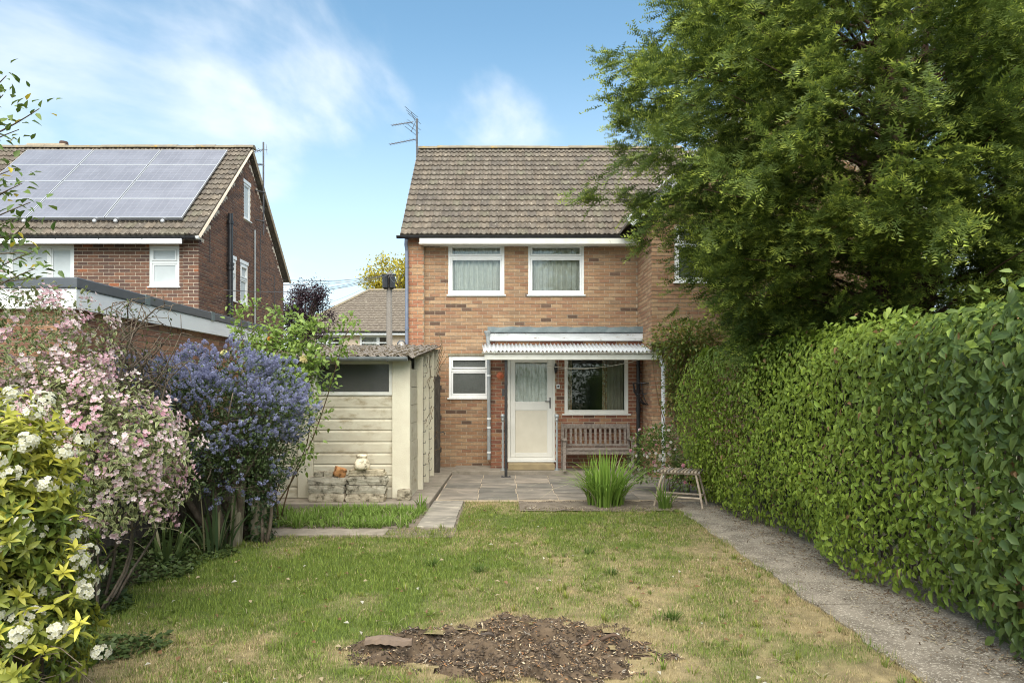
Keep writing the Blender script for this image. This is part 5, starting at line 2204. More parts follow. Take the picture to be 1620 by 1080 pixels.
# sprigs standing proud of the clipped top near the viewpoint
for k in range(90):
    yb_, xb_ = rng.uniform(3.2, 9.5), rng.uniform(3.35, 4.2)
    hgt = rng.uniform(.08, .30) * (1.2 if yb_ < 5.5 else .6)
    q_ = np.stack([xb_ + rng.normal(size=10) * .04, yb_ + rng.normal(size=10) * .05, HZ - .04 + hgt * np.linspace(0, 1, 10)], 1)
    P = np.concatenate([P, q_])
    Nn = np.concatenate([Nn, unit(rng.normal(size=(10, 3)) + np.array([-.3, 0, .8]))])
n = len(P)
down = np.array([0, 0, -1.0])
tang = rand_dirs(n)
tang = unit(tang - Nn * (tang * Nn).sum(1, keepdims=True))
dirs = unit(tang * .8 + Nn * .35 + np.array([0, 0, -.55]))
up_ = Nn + .35 * rand_dirs(n)
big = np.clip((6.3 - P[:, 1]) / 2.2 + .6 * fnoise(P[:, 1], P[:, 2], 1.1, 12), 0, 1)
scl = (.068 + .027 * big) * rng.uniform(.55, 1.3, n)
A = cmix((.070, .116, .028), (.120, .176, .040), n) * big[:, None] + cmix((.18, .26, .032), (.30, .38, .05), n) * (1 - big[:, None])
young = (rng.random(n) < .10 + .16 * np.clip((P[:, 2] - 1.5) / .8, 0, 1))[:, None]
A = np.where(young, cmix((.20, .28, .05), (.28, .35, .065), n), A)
dead = (rng.random(n) < .012)[:, None]
A = np.where(dead, np.array([.26, .15, .07]), A)
B = A * rng.uniform(1.0, 1.3, (n, 1))
rot = frames(dirs, up_)
# the leaves that show largest are single leaves
camv = P - np.array([0, 0, EYE])
front = (P[:, 1] > 3.3) & (P[:, 0] / P[:, 1] < 820 / 1080) & (P[:, 0] < hedge_face(P[:, 1], P[:, 2]) + .05)
score = np.where(front, scl / np.linalg.norm(camv, axis=1), 0)
order = np.argsort(-score)
own = order[:300]
rest = np.setdiff1d(np.arange(n), own)
leaf_meshes = []
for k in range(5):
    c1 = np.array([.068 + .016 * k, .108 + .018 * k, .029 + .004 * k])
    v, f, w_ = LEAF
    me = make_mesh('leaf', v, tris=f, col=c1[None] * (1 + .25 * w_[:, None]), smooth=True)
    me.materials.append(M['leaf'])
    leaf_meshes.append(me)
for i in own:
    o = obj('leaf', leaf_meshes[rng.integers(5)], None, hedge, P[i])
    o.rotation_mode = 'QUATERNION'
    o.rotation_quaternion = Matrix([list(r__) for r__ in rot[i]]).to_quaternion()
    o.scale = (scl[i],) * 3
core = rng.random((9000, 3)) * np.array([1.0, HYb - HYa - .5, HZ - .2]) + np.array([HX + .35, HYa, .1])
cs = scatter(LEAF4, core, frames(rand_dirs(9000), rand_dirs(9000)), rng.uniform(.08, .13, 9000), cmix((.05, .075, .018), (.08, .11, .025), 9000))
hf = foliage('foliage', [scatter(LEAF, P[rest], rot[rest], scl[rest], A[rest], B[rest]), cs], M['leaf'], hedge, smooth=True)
tag(hf, kind='stuff')
hs = MB()
for k in range(70):
    yy = HYa + (HYb - HYa - .3) * (k + random.random()) / 70
    limb(hs, (HX + .45 + random.uniform(-.05, .2), yy, -.02), (HX + .3 + random.uniform(0, .5), yy + random.uniform(-.3, .3), random.uniform(1.4, 2.25)), .022, .006, .05, 5, 5)
hs.build('stems', M['bark'], hedge)

# rose and climber foliage around the white post
rb = thing('rose_bush', 'small rose bush with pink and white flowers behind the rustic table', 'bush', (2.75, 11.2, 0))
p1_, d1_, _ = shell(3000, (2.52, 11.2, .58), (.50, .4, .58), .6, -.7)
p2_, d2_, _ = shell(1500, (3.0, 10.75, .42), (.42, .25, .45), .6, -.7)
P, Dd = np.concatenate([p1_, p2_]), np.concatenate([d1_, d2_])
P[:, 2] = np.maximum(P[:, 2], .04)
n = len(P)
foliage('foliage', [scatter(LEAF4, P, frames(Dd + .7 * rand_dirs(n), np.array([0, 0, 1.]) + .5 * rand_dirs(n)), rng.uniform(.035, .07, n), cmix((.10, .16, .035), (.19, .26, .06), n))], M['leaf'], rb)
b = MB()
for k in range(8):
    limb(b, (2.75 + random.uniform(-.1, .3), 11.2, 0), (2.4 + random.random() * .9, 11.2 + random.uniform(-.25, .25), random.uniform(.5, .9)), .008, .003, .1, 4, 5)
b.build('stems', M['rosestem'], rb)


def flower_T(petals=5, cup=.35):
    tv, tf, tw = [(0, 0, 0)], [], [0.0]
    for k in range(petals):
        a = 2 * math.pi * k / petals
        for da, r_ in ((-.5, .75), (0, 1.0), (.5, .75)):
            t = a + da * 2 * math.pi / petals * .9
            tv.append((r_ * math.cos(t), r_ * math.sin(t), cup * r_))
            tw.append(1.0)
        tf += [(0, 1 + 3 * k, 2 + 3 * k), (0, 2 + 3 * k, 3 + 3 * k)]
    return np.array(tv), np.array(tf), np.array(tw)


def double_flower_T():
    v1, f1, w1 = flower_T(6, .2)
    v2, f2, w2 = flower_T(5, .6)
    v3, f3, w3 = flower_T(4, 1.3)
    return (np.concatenate([v1, v2 * .7 + [0, 0, .1], v3 * .42 + [0, 0, .15]]), np.concatenate([f1, f2 + len(v1), f3 + len(v1) + len(v2)]),
            np.concatenate([w1, w2 * .6, w3 * .3]))


FL, FD = flower_T(), double_flower_T()
sel = rng.choice(n, 260, replace=False)
sel = sel[(Dd[sel][:, 1] < .1) & (P[sel][:, 2] > .15)][:110]
fl_meshes = []
for c in ((.74, .70, .64), (.70, .30, .36), (.76, .56, .56)):
    v, f, w_ = FD
    me = make_mesh('bloom', v, tris=f, col=np.array(c)[None] * (.8 + .2 * w_[:, None]))
    me.materials.append(M['petal'])
    fl_meshes.append(me)
for i in sel:
    o = obj('bloom', fl_meshes[random.choices((0, 1, 2), (5, 3, 3))[0]], None, rb, P[i] + Dd[i] * .05)
    o.rotation_mode = 'QUATERNION'
    o.rotation_quaternion = Vector(Dd[i] + .4 * rand_dirs(1)[0]).to_track_quat('Z', 'Y')
    o.scale = (random.uniform(.022, .042),) * 3

cl = thing('climbing_plant', 'light green climber tangled round the white canopy post above the hedge end', 'climber', (3.15, 12.6, 0))
p1_, d1_, _ = shell(2600, (3.35, 12.45, 2.55), (.75, .35, .45), .8, -1)
p2_, d2_, _ = shell(1000, (3.15, 12.6, 1.7), (.28, .25, .65), .8, -1)
p3_, d3_, _ = shell(700, (4.3, 12.2, 2.55), (.8, .4, .5), .8, -1)
P, Dd = np.concatenate([p1_, p2_, p3_]), np.concatenate([d1_, d2_, d3_])
n = len(P)
foliage('foliage', [scatter(LEAF4, P, frames(Dd + .8 * rand_dirs(n), np.array([0, 0, 1.]) + .6 * rand_dirs(n)), rng.uniform(.05, .10, n),
                            np.where(rng.random((n, 1)) < .3, cmix((.30, .30, .05), (.36, .27, .08), n), cmix((.14, .20, .045), (.25, .31, .07), n)))], M['leaf'], cl)
b = MB()
for k in range(14):
    limb(b, (3.15 + random.uniform(-.05, .2), 12.6, random.uniform(.0, 1.6)), (3.3 + random.uniform(-.5, .9), 12.45 + random.uniform(-.2, .2), random.uniform(2.2, 3.25)), .010, .003, .12, 4, 7)
b.build('stems', M['rosestem'], cl)


# ------------------------------------------------------------------ strap-leaved plants
def straps(n, c, h, spread, w, ca, cb, seg=6, stiff=1.0, dead=.06):
    vs, fs, cs_ = [], [], []
    for k in range(n):
        a = random.uniform(0, 2 * math.pi)
        r0 = random.random() ** .6 * spread * .32
        L = h * random.uniform(.6, 1.12)
        ln_ = random.random() ** 1.4 * spread / h * 1.15
        dx_, dy_ = math.cos(a), math.sin(a)
        tw_ = random.uniform(-.8, .8)
        sx_, sy_ = -math.sin(a + tw_), math.cos(a + tw_)
        col = np.array(ca) * (1 - (t := random.random())) + np.array(cb) * t
        if random.random() < dead:
            col = np.array((.36, .33, .20))
            ln_ *= 1.5
        b0 = len(vs)
        for i in range(seg + 1):
            t = i / seg
            out_ = r0 + L * ln_ * t ** (1.6 * stiff) * .9
            z = L * (t - ln_ * .42 * t ** 3)
            ww = w * (1 - t ** 2.2) * (.7 + .3 * min(1, t * 4)) * .5 + .0006
            p = (c[0] + dx_ * out_, c[1] + dy_ * out_, c[2] + z)
            vs += [(p[0] - sx_ * ww, p[1] - sy_ * ww, p[2]), (p[0] + sx_ * ww, p[1] + sy_ * ww, p[2])]
            cs_ += [col * (.75 + .45 * t)] * 2
        for i in range(seg):
            fs.append((b0 + 2 * i, b0 + 2 * i + 1, b0 + 2 * i + 3, b0 + 2 * i + 2))
    return np.array(vs), np.array(fs), np.array(cs_)


def strap_plant(name, label, c, n, h, spread, w, ca, cb, stiff=1.0, dead=.06):
    t = thing(name, label, 'plant', c)
    V, Q, C = straps(n, c, h, spread, w, ca, cb, stiff=stiff, dead=dead)
    obj('leaves', make_mesh('leaves', V, quads=Q, col=C), M['blade'], t)
    return t


strap_plant('crocosmia_clump', 'dense clump of upright bright green sword leaves before the patio', (ax(958, 10.0), 10.0, .02), 330, .80, .80, .024, (.13, .23, .035), (.26, .39, .07))
strap_plant('iris_clump', 'small tuft of green strap leaves beside the rustic table', (ax(1052, 9.7), 9.7, .01), 36, .38, .30, .024, (.09, .16, .03), (.17, .25, .05))
strap_plant('iris_clump', 'arching dark iris leaves at the lawn edge under the pink shrub', (ax(262, 6.6), 6.6, 0), 26, .55, .55, .032, (.05, .085, .03), (.11, .15, .045), dead=.15)
strap_plant('iris_clump', 'dark iris leaves growing against the leaning fence post', (ax(345, 7.15), 7.15, 0), 30, .72, .55, .034, (.05, .085, .035), (.10, .14, .05), dead=.1)
strap_plant('iris_clump', 'dark grassy tuft growing at the concrete base corner', (ax(668, 9.8), 9.72, 0), 20, .28, .2, .018, (.10, .19, .03), (.17, .28, .05))
for k, (px, py) in enumerate(((684, 895), (758, 905), (932, 876), (968, 909), (1062, 980))):
    d_ = EYE * FOC / (py - 615)
    strap_plant('lawn_weed', ('dark grass tuft at the left of the lawn', 'dark grass tuft left of the lawn middle', 'spiky tuft in the lawn towards the patio',
                              'dark spiky tuft in the lawn middle', 'green tuft beside the bare stump patch')[k], (ax(px, d_), d_, 0), 34, .10, .16, .008, (.05, .09, .02), (.10, .16, .03))

VV, QQ, CCc, off = [], [], [], 0
for k in range(300):
    xx, yy = random.uniform(-3.55, -1.15), random.uniform(8.40, 9.70)
    hh = .09 + .07 * random.random() + .07 * max(0, float(fnoise(xx, yy, 1.6, 4)))
    V, Q, C = straps(13, (xx, yy, 0), hh, .20, .013, (.12, .20, .035), (.25, .36, .08), 4, 1.0, .05)
    VV.append(V)
    QQ.append(Q + off)
    CCc.append(C)
    off += len(V)
V2, Q2, C2, off2 = [], [], [], 0
for k in range(420):
    yy = 3.2 + 6.6 * random.random() ** 1.3
    xx = random.uniform(-3.0, 2.42)
    if not lawn_ok(np.array([xx]), np.array([yy]))[0] or (stump_r(np.array([xx]), np.array([yy]))[0] < 1.25 and random.random() < .7):
        continue
    g1 = random.random()
    V, Q, C = straps(random.randint(8, 20), (xx, yy, 0), random.uniform(.045, .085), random.uniform(.06, .12), .006, (.11 + .06 * g1, .17 + .05 * g1, .035), (.21 + .08 * g1, .29, .06), 3, 1.0, .12)
    V2.append(V)
    Q2.append(Q + off2)
    C2.append(C)
    off2 += len(V)
tag(obj('grass_tufts', make_mesh('grass_tufts', np.concatenate(V2), quads=np.concatenate(Q2), col=np.concatenate(C2)), M['blade']),
    'small coarser tufts of grass scattered through the lawn', 'grass', kind='stuff')
tag(obj('long_grass', make_mesh('long_grass', np.concatenate(VV), quads=np.concatenate(QQ), col=np.concatenate(CCc)), M['blade']),
    'bright green uncut grass in front of the concrete shed', 'grass', kind='stuff')

# ------------------------------------------------------------------ ceanothus
ce = thing('ceanothus_bush', 'domed ceanothus bush covered in blue flower clusters left of the shed', 'bush', (-3.2, 7.7, 0))
CC, CR = np.array([-3.56, 7.65, 1.22]), np.array([1.22, .92, .86])
b = MB()
for k in range(9):
    a = random.uniform(0, 6.28)
    p = limb(b, (-3.3 + .35 * random.uniform(-1, 1), 7.75 + random.uniform(-.2, .2), -.03), CC + np.array([.55 * math.cos(a), .4 * math.sin(a), random.uniform(-.1, .3)]), .045, .022, .16, 7, 9)
    for j in range(4):
        aa = a + random.uniform(-.9, .9)
        limb(b, p[5 + j % 4], CC + np.array([.95 * math.cos(aa), .8 * math.sin(aa), random.uniform(-.45, .55)]), .018, .005, .12, 5, 7)
for k in range(70):
    a = random.uniform(0, 6.28)
    z = random.uniform(-.55, .5)
    r_ = random.uniform(.3, .6)
    p0 = CC + np.array([r_ * math.cos(a), r_ * .8 * math.sin(a), z - .15])
    limb(b, p0, CC + np.array([1.0 * math.cos(a + .2), .85 * math.sin(a + .2), z + random.uniform(-.25, .2)]), .008, .003, .12, 4, 5)
b.build('branches', M['bark'], ce, smooth=True)
p1_, d1_, r1_ = shell(30000, CC, CR, .46, -.72, .26, 2)
p2_, d2_, r2_ = shell(3200, CC + np.array([.66, -.15, -.30]), (.45, .5, .62), .5, -.8, .2, 5)
P, Dd = np.concatenate([p1_, p2_]), np.concatenate([d1_, d2_])
n = len(P)
lv = scatter(LEAF4, P, frames(Dd * .6 + rand_dirs(n), np.array([0, 0, 1.]) + .8 * rand_dirs(n)), rng.uniform(.026, .048, n), cmix((.045, .072, .024), (.085, .125, .038), n))
foliage('foliage', [lv], M['leaf'], ce)
# flower panicles: fuzzy cones of tiny petals
tv, tf = [], []
rs = np.random.default_rng(3)
for k in range(44):
    y_ = rs.random() ** .9
    rad_ = .42 * math.sqrt(max(.02, 1 - (2 * y_ - .9) ** 2 * .8)) * (1.05 - .45 * y_)
    a = rs.uniform(0, 6.28)
    c_ = np.array([rad_ * math.cos(a), y_ * 1.25, rad_ * math.sin(a)])
    u_, v_ = unit(rs.normal(size=(2, 3)))
    b0 = len(tv)
    s_ = .20
    tv += [c_ + u_ * s_, c_ + v_ * s_, c_ - (u_ + v_) * s_ * .7]
    tf.append((b0, b0 + 1, b0 + 2))
PT = (np.array(tv), np.array(tf), np.clip(np.array(tv)[:, 1], 0, 1))
m = 1500
pf_, df_, rf_ = shell(m, CC, CR * 1.03, .12, -.15, .26, 2)
keepf = rng.random(len(pf_)) < np.clip(.20 + .85 * df_[:, 2] + .5 * fnoise(pf_[:, 0], pf_[:, 2], 3.2, 7), .02, 1)
pf_, df_ = pf_[keepf], df_[keepf]
pg, dg, _ = shell(90, CC + np.array([.66, -.15, -.30]), (.46, .5, .62), .1, -.7, .2, 5)
pf_, df_ = np.concatenate([pf_, pg]), np.concatenate([df_, dg])
# each spot is a truss of several panicles
reps = 4
pf_ = np.repeat(pf_, reps, 0) + rng.normal(size=(len(pf_) * reps, 3)) * .034
df_ = np.repeat(df_, reps, 0)
m = len(pf_)
A = cmix((.21, .22, .36), (.34, .355, .51), m, .75, 1.15)
dd_ = unit(df_ + .6 * rand_dirs(m) + np.array([0, 0, .35]))
foliage('flowers', [scatter(PT, pf_, frames(dd_, rand_dirs(m)), rng.uniform(.030, .050, m), A * .8, A * 1.2)], M['petal'], ce)

# ------------------------------------------------------------------ pink weigela with variegated leaves
we = thing('weigela_bush', 'arching variegated shrub with pale pink flowers at the left border', 'bush', (-3.3, 5.3, 0))
lobes = [((-3.74, 5.35, 1.90), (.56, .55, .62), 3000), ((-3.02, 5.15, 1.22), (.62, .55, .50), 3600), ((-3.55, 5.2, 1.35), (.6, .5, .6), 2600), ((-2.85, 5.1, .92), (.36, .4, .34), 1100),
         ((-3.36, 5.2, 1.52), (.40, .4, .34), 1300)]
PP, DD_ = [], []
for i, (c, r_, k) in enumerate(lobes):
    p, d, _ = shell(k, c, r_, .45, -.75, .28, 20 + i)
    PP.append(p)
    DD_.append(d)
P, Dd = np.concatenate(PP), np.concatenate(DD_)
n = len(P)
A = cmix((.07, .115, .03), (.115, .165, .045), n)
B = cmix((.36, .37, .16), (.47, .46, .24), n, .8, 1.1)
foliage('foliage', [scatter(LEAF, P, frames(Dd * .7 + .8 * rand_dirs(n) + np.array([0, 0, -.1]), np.array([0, 0, 1.]) + .6 * Dd + .5 * rand_dirs(n)), rng.uniform(.036, .062, n), A, B)], M['leaf'], we)
PP, DD_ = [], []
for i, (c, r_, k) in enumerate(lobes):
    p, d, _ = shell(int(k * .034), c, np.array(r_) * 1.03, .10, -.6, .28, 20 + i)
    PP.append(p)
    DD_.append(d)
pf_, df_ = np.concatenate(PP), np.concatenate(DD_)
reps = 13
pf_ = np.repeat(pf_, reps, 0) + rng.normal(size=(len(pf_) * reps, 3)) * .034
df_ = np.repeat(df_, reps, 0)
m = len(pf_)
pale = rng.random((m, 1))
pale = np.clip(np.repeat(rng.random((m // 13, 1)), 13, 0) * .8 + pale * .5, 0, 1)
A = np.array([.62, .33, .42]) * (1 - pale) + np.array([.80, .72, .70]) * pale
dd_ = unit(df_ + .5 * rand_dirs(m))
FT = flower_T(5, .8)
foliage('flowers', [scatter(FT, pf_, frames(np.cross(dd_, rand_dirs(m)), dd_), rng.uniform(.013, .022, m), A * np.array([.95, .75, .80]), A)], M['petal'], we)
b = MB()
for k in range(30):
    c, r_, _ = lobes[k % 5]
    limb(b, (-3.35 + random.uniform(-.25, .25), 5.35 + random.uniform(-.15, .15), -.02), np.array(c) + unit(rng.normal(size=3)) * np.array(r_) * .8, .014, .004, .14, 5, 8)
b.build('branches', M['bark'], we, smooth=True)

# ------------------------------------------------------------------ golden choisya in the corner
chs = thing('choisya_bush', 'yellow-green shrub with white flower heads in the near left corner', 'bush', (-2.75, 3.8, 0))
lobes = [((-2.80, 3.75, 1.22), (.46, .42, .46), 300), ((-2.82, 3.75, .68), (.50, .42, .50), 320), ((-2.62, 3.6, .98), (.28, .30, .36), 120), ((-2.60, 3.65, .35), (.34, .34, .32), 150)]
WHS = []
rw = random.Random(9)
for var in range(5):
    WV, WF, WW = [], [], []
    for k in range(rw.choice((6, 7, 8, 9))):
        lv_, lf_, lw_ = leaf_T(rw.uniform(.34, .46), rw.uniform(.04, .12), rw.uniform(.05, .35), False)
        a = 2.4 * k + rw.uniform(-.5, .5)
        el = rw.uniform(-.25, .5) if k < 5 else rw.uniform(.5, 1.1)
        ca, sa = math.cos(a), math.sin(a)
        M3 = np.array([[ca, -sa, 0], [sa, ca, 0], [0, 0, 1]]) @ np.array([[1, 0, 0], [0, math.cos(el), -math.sin(el)], [0, math.sin(el), math.cos(el)]])
        b0 = sum(len(v) for v in WV)
        WV.append((lv_ * rw.uniform(.55, 1.1)) @ M3.T + np.array([0, 0, -.12 * (k < 4) * k]))
        WF.append(lf_ + b0)
        WW.append(lw_)
    WHS.append((np.concatenate(WV), np.concatenate(WF), np.concatenate(WW)))
P, Dd = [], []
for i, (c, r_, k) in enumerate(lobes):
    p, d, _ = shell(k * 2, c, r_, .5, -.7, .22, 40 + i)
    P.append(p)
    Dd.append(d)
P, Dd = np.concatenate(P), np.concatenate(Dd)
extra = np.array([at(118, 868, 3.6), at(40, 965, 3.45), at(105, 1000, 3.5), at(85, 955, 3.5), at(128, 815, 3.6), at(100, 905, 3.5), at(125, 985, 3.5), at(70, 1030, 3.4)])
P = np.concatenate([P, extra])
Dd = np.concatenate([Dd, unit(np.tile([.5, -.4, .8], (len(extra), 1)))])
P[:, 2] = np.maximum(P[:, 2], .05)
n = len(P)
gold = np.clip(rng.normal(.34, .34, n) + .3 * fnoise(P[:, 0], P[:, 2], 3, 5) + .3 * (P[:, 2] > 1.2), 0, 1)[:, None]
gold[-len(extra):] = 1
A = cmix((.10, .15, .028), (.15, .20, .035), n) * (1 - gold) + cmix((.36, .36, .045), (.47, .44, .06), n) * gold
ax_ = unit(Dd + .35 * rand_dirs(n) + np.array([0, 0, .45]))
rot = frames(np.cross(ax_, rand_dirs(n)), ax_)
scl = rng.uniform(.062, .095, n)
wk = rng.integers(5, size=n)
foliage('foliage', [scatter(WHS[v], P[wk == v], rot[wk == v], scl[wk == v], A[wk == v] * .85, A[wk == v] * 1.12) for v in range(5)], M['leaf'], chs, smooth=True)
hp, hd = [], []
for i, (c, r_, k) in enumerate(lobes):
    p, d, _ = shell(int(k * .10), c, np.array(r_) * 1.08, .08, -.4, .22, 40 + i)
    hp.append(p)
    hd.append(d)
hp, hd = np.concatenate(hp), np.concatenate(hd)
reps = 24
pf_ = np.repeat(hp, reps, 0) + unit(rng.normal(size=(len(hp) * reps, 3))) * np.array([.050, .050, .034])
df_ = unit(pf_ - np.repeat(hp, reps, 0) + .02 * np.repeat(hd, reps, 0))
m = len(pf_)
FW = flower_T(5, .15)
cw = cmix((.66, .65, .55), (.78, .77, .70), m, .9, 1.08)
foliage('flowers', [scatter(FW, pf_, frames(np.cross(df_, rand_dirs(m)), df_), rng.uniform(.013, .020, m), np.array([.62, .58, .34]), cw)], M['petal'], chs)
b = MB()
for k in range(26):
    c, r_, _ = lobes[k % 4]
    limb(b, (-2.8 + random.uniform(-.2, .2), 3.8 + random.uniform(-.15, .15), -.02), np.array(c) + unit(rng.normal(size=3)) * np.array(r_) * .85, .011, .004, .14, 5, 7)
for k in range(10):
    limb(b, (-2.75 + random.uniform(-.2, .2), 3.6, random.uniform(.02, .5)), (-2.2 + random.uniform(-.2, .15), 3.55 + random.uniform(-.2, .2), random.uniform(.1, .6)), .006, .002, .1, 4, 5)
b.build('branches', M['bark'], chs, smooth=True)

# ------------------------------------------------------------------ climbing rose in front of the shed
ro = thing('climbing_rose', 'leggy rose with bright green leaves and yellow blooms before the shed window', 'rose', (-3.2, 8.9, 0))
b = MB()
tips = [at(556, 500, 8.8), at(508, 505, 8.8), at(470, 520, 8.9), at(440, 505, 9.0), at(395, 490, 9.0), at(372, 505, 8.8), at(420, 545, 8.8), at(500, 560, 8.7), 
        at(460, 470 + 40, 9.0), at(480, 600, 8.6), at(455, 560, 8.7), at(430, 530, 8.9), at(515, 545, 9.0), at(385, 540, 8.8), at(470, 590, 8.7)]
LP, LD = [], []
for t in tips:
    pts = limb(b, (-3.05 + random.uniform(-.12, .12), 8.9 + random.uniform(-.1, .1), .02 if random.random() < .6 else 1.0), t, .011, .004, .09, 5, 10)
    for j in range(5, 11):
        p = pts[j]
        for q in range(2 if j < 8 else 3):
            side = unit(rng.normal(size=3) + np.array([0, -.3, .15]))
            for u in (.05, .10, .14):
                for s in ((-1, 1) if u < .14 else (0,)):
                    perp = unit(np.cross(side, np.array([.2, -1, .3])))
                    LP.append(np.array(p) + side * u + perp * s * .012)
                    LD.append(unit(side + perp * s * 1.3))
    for j in (7, 9):
        limb(b, pts[j], pts[j] + Vector(unit(rng.normal(size=3) + np.array([0, 0, .2]))) * random.uniform(.12, .3), .005, .002, .1, 4, 4)
b.build('stems', M['rosestem'], ro, smooth=True)
LP, LD = np.array(LP), np.array(LD)
n = len(LP)
LP = np.concatenate([LP, LP + rng.normal(size=LP.shape) * .06, LP + rng.normal(size=LP.shape) * .09])
LD = np.concatenate([LD, unit(LD + .5 * rand_dirs(n)), unit(LD + .7 * rand_dirs(n))])
n = len(LP)
foliage('foliage', [scatter(leaf_T(.66, .1, .15, False), LP, frames(LD, np.array([0, -.35, 1.]) + .5 * rand_dirs(n)), rng.uniform(.05, .09, n),
                            cmix((.13, .22, .04), (.24, .34, .06), n), cmix((.16, .25, .05), (.27, .35, .075), n))], M['leaf'], ro)
for p, c in ((at(484, 568, 8.65), (.72, .62, .30)), (at(427, 537, 8.8), (.62, .28, .06)), (at(358, 560, 8.7), (.70, .66, .32))):
    pp = np.array([p + Vector((0, -.04, 0))])
    foliage('bloom', [scatter(FD, np.repeat(pp, 3, 0) + rng.normal(size=(3, 3)) * .012, frames(rand_dirs(3), np.array([[0, -1, .3]] * 3) + .3 * rand_dirs(3)), np.array([.055, .045, .035]) * (.6 if c[1] < .3 else 1), np.array(c) * .8, np.array(c))],
            M['petal'], ro)

# ------------------------------------------------------------------ bare twiggy shrub against the annexe wall
tw = thing('twiggy_shrub', 'tangled half-bare twiggy shrub against the annexe brick wall', 'shrub', (-3.7, 6.6, 0))
b = MB()
LP = []
for k in range(26):
    e = at(random.uniform(150, 300), random.uniform(470, 600), random.uniform(6.2, 6.9))
    pts = limb(b, (-3.75 + random.uniform(-.3, .2), 6.6, random.uniform(.6, 1.2)), e, .016, .004, .22, 5, 10)
    for j in range(4, 11):
        for q in range(2):
            e2 = pts[j] + Vector(unit(rng.normal(size=3))) * random.uniform(.08, .25)
            limb(b, pts[j], e2, .005, .002, .15, 4, 4)
            if random.random() < .6:
                LP.append(np.array(e2))
b.build('twigs', M['bark'], tw, smooth=True)
LP = np.array(LP)
LP = np.repeat(LP, 4, 0) + rng.normal(size=(len(LP) * 4, 3)) * .03
n = len(LP)
foliage('foliage', [scatter(LEAF4, LP, frames(rand_dirs(n), np.array([0, 0, 1.]) + .6 * rand_dirs(n)), rng.uniform(.02, .04, n), cmix((.05, .075, .02), (.10, .13, .035), n))], M['leaf'], tw)

# ------------------------------------------------------------------ apple branches entering at the upper left
ap = thing('apple_tree', 'leafy fruit tree branches reaching in from the upper left edge', 'tree', (-4.35, 4.9, 0))
b = MB()
b.tube([(-4.35, 4.9, -.03), (-4.3, 4.9, 1.2), (-4.4, 4.85, 2.4), (-4.3, 4.9, 3.6)], [.09, .075, .06, .03], 9)
b.build('trunk', M['bark'], ap, smooth=True)
b = MB()
LP, LD = [], []
tips = [at(62, 172, 4.8), at(10, 120, 4.8), at(30, 205, 4.9), at(35, 290, 4.8), at(48, 320, 4.7), at(28, 265, 4.9), at(50, 345, 4.8), at(40, 400, 4.7), at(55, 425, 4.7), at(20, 370, 4.8),
        at(58, 395, 4.8), at(-30, 200, 4.8), at(-40, 320, 4.8), at(5, 150, 4.9), at(15, 300, 4.8), at(25, 345, 4.8), at(60, 440, 4.8)]
for t in tips:
    z0 = max(1.6, min(3.3, t.z - random.uniform(.2, .5)))
    pts = limb(b, (-4.36 + random.uniform(-.05, .05), 4.88, z0), t, .012, .003, .06, 5, 9)
    for j in range(3, 10):
        for q in range(6 if j > 4 else 3):
            if t.z > 3.2 and j < 7 and t.x > -3.5 and random.random() < .8:
                continue
            LP.append(np.array(pts[j]) + rng.normal(size=3) * .06)
            LD.append(unit(np.array(pts[j] - pts[j - 1]) / max(1e-6, (pts[j] - pts[j - 1]).length) + 1.0 * unit(rng.normal(size=3))))
b.build('branches', M['bark'], ap, smooth=True)
LP, LD = np.array(LP), np.array(LD)
n = len(LP)
foliage('crown', [scatter(leaf_T(.6, .12, .12, False), LP, frames(LD, np.array([0, -.2, 1.]) + .6 * rand_dirs(n)), rng.uniform(.048, .082, n),
                          np.where(rng.random((n, 1)) < .07, np.array([.50, .40, .04]), cmix((.07, .13, .025), (.16, .23, .045), n)))], M['leaf'], ap)

# ------------------------------------------------------------------ far trees
def far_tree(name, label, c, rad, n, ca, cb, size, gap=.4):
    t = thing(name, label, 'tree', (c[0], c[1], 0))
    b = MB()
    b.tube([(c[0], c[1], -.1), (c[0] + .1, c[1], c[2] * .6), (c[0], c[1], c[2] + rad[2] * .3)], [.22, .16, .06], 8)
    b.build('trunk', M['bark'], t, smooth=True)
    b = MB()
    cps = []
    for k in range(24):
        e = np.array(c) + unit(rng.normal(size=3)) * np.array(rad) * random.uniform(.5, 1.0)
        limb(b, (c[0], c[1], c[2] - rad[2] * .4), e, .07, .012, .1, 5, 6)
        cps.append(e)
    b.build('limbs', M['bark'], t, smooth=True)
    cps = np.array(cps)
    P = np.repeat(cps, n // 24, 0)
    P = P + rng.normal(size=P.shape) * np.array(rad) * .17
    k = len(P)
    foliage('crown', [scatter(LEAF4, P, frames(rand_dirs(k), np.array([0, 0, 1.]) + .7 * rand_dirs(k)), rng.uniform(size * .6, size * 1.3, k), cmix(ca, cb, k))], M['leaf'], t)


c = at(620, 440, 44)
far_tree('golden_tree', 'yellow-leaved tree behind the cream house roof', (c.x + .4, 44, c.z - .2), (2.0, 1.6, 1.7), 6500, (.42, .36, .03), (.55, .46, .06), .20)
c = at(478, 505, 24)
far_tree('purple_tree', 'dark purple-leaved tree between the brown gable and cream house', (c.x, 24, c.z), (.95, .9, 1.25), 9500, (.045, .030, .040), (.095, .055, .065), .085)

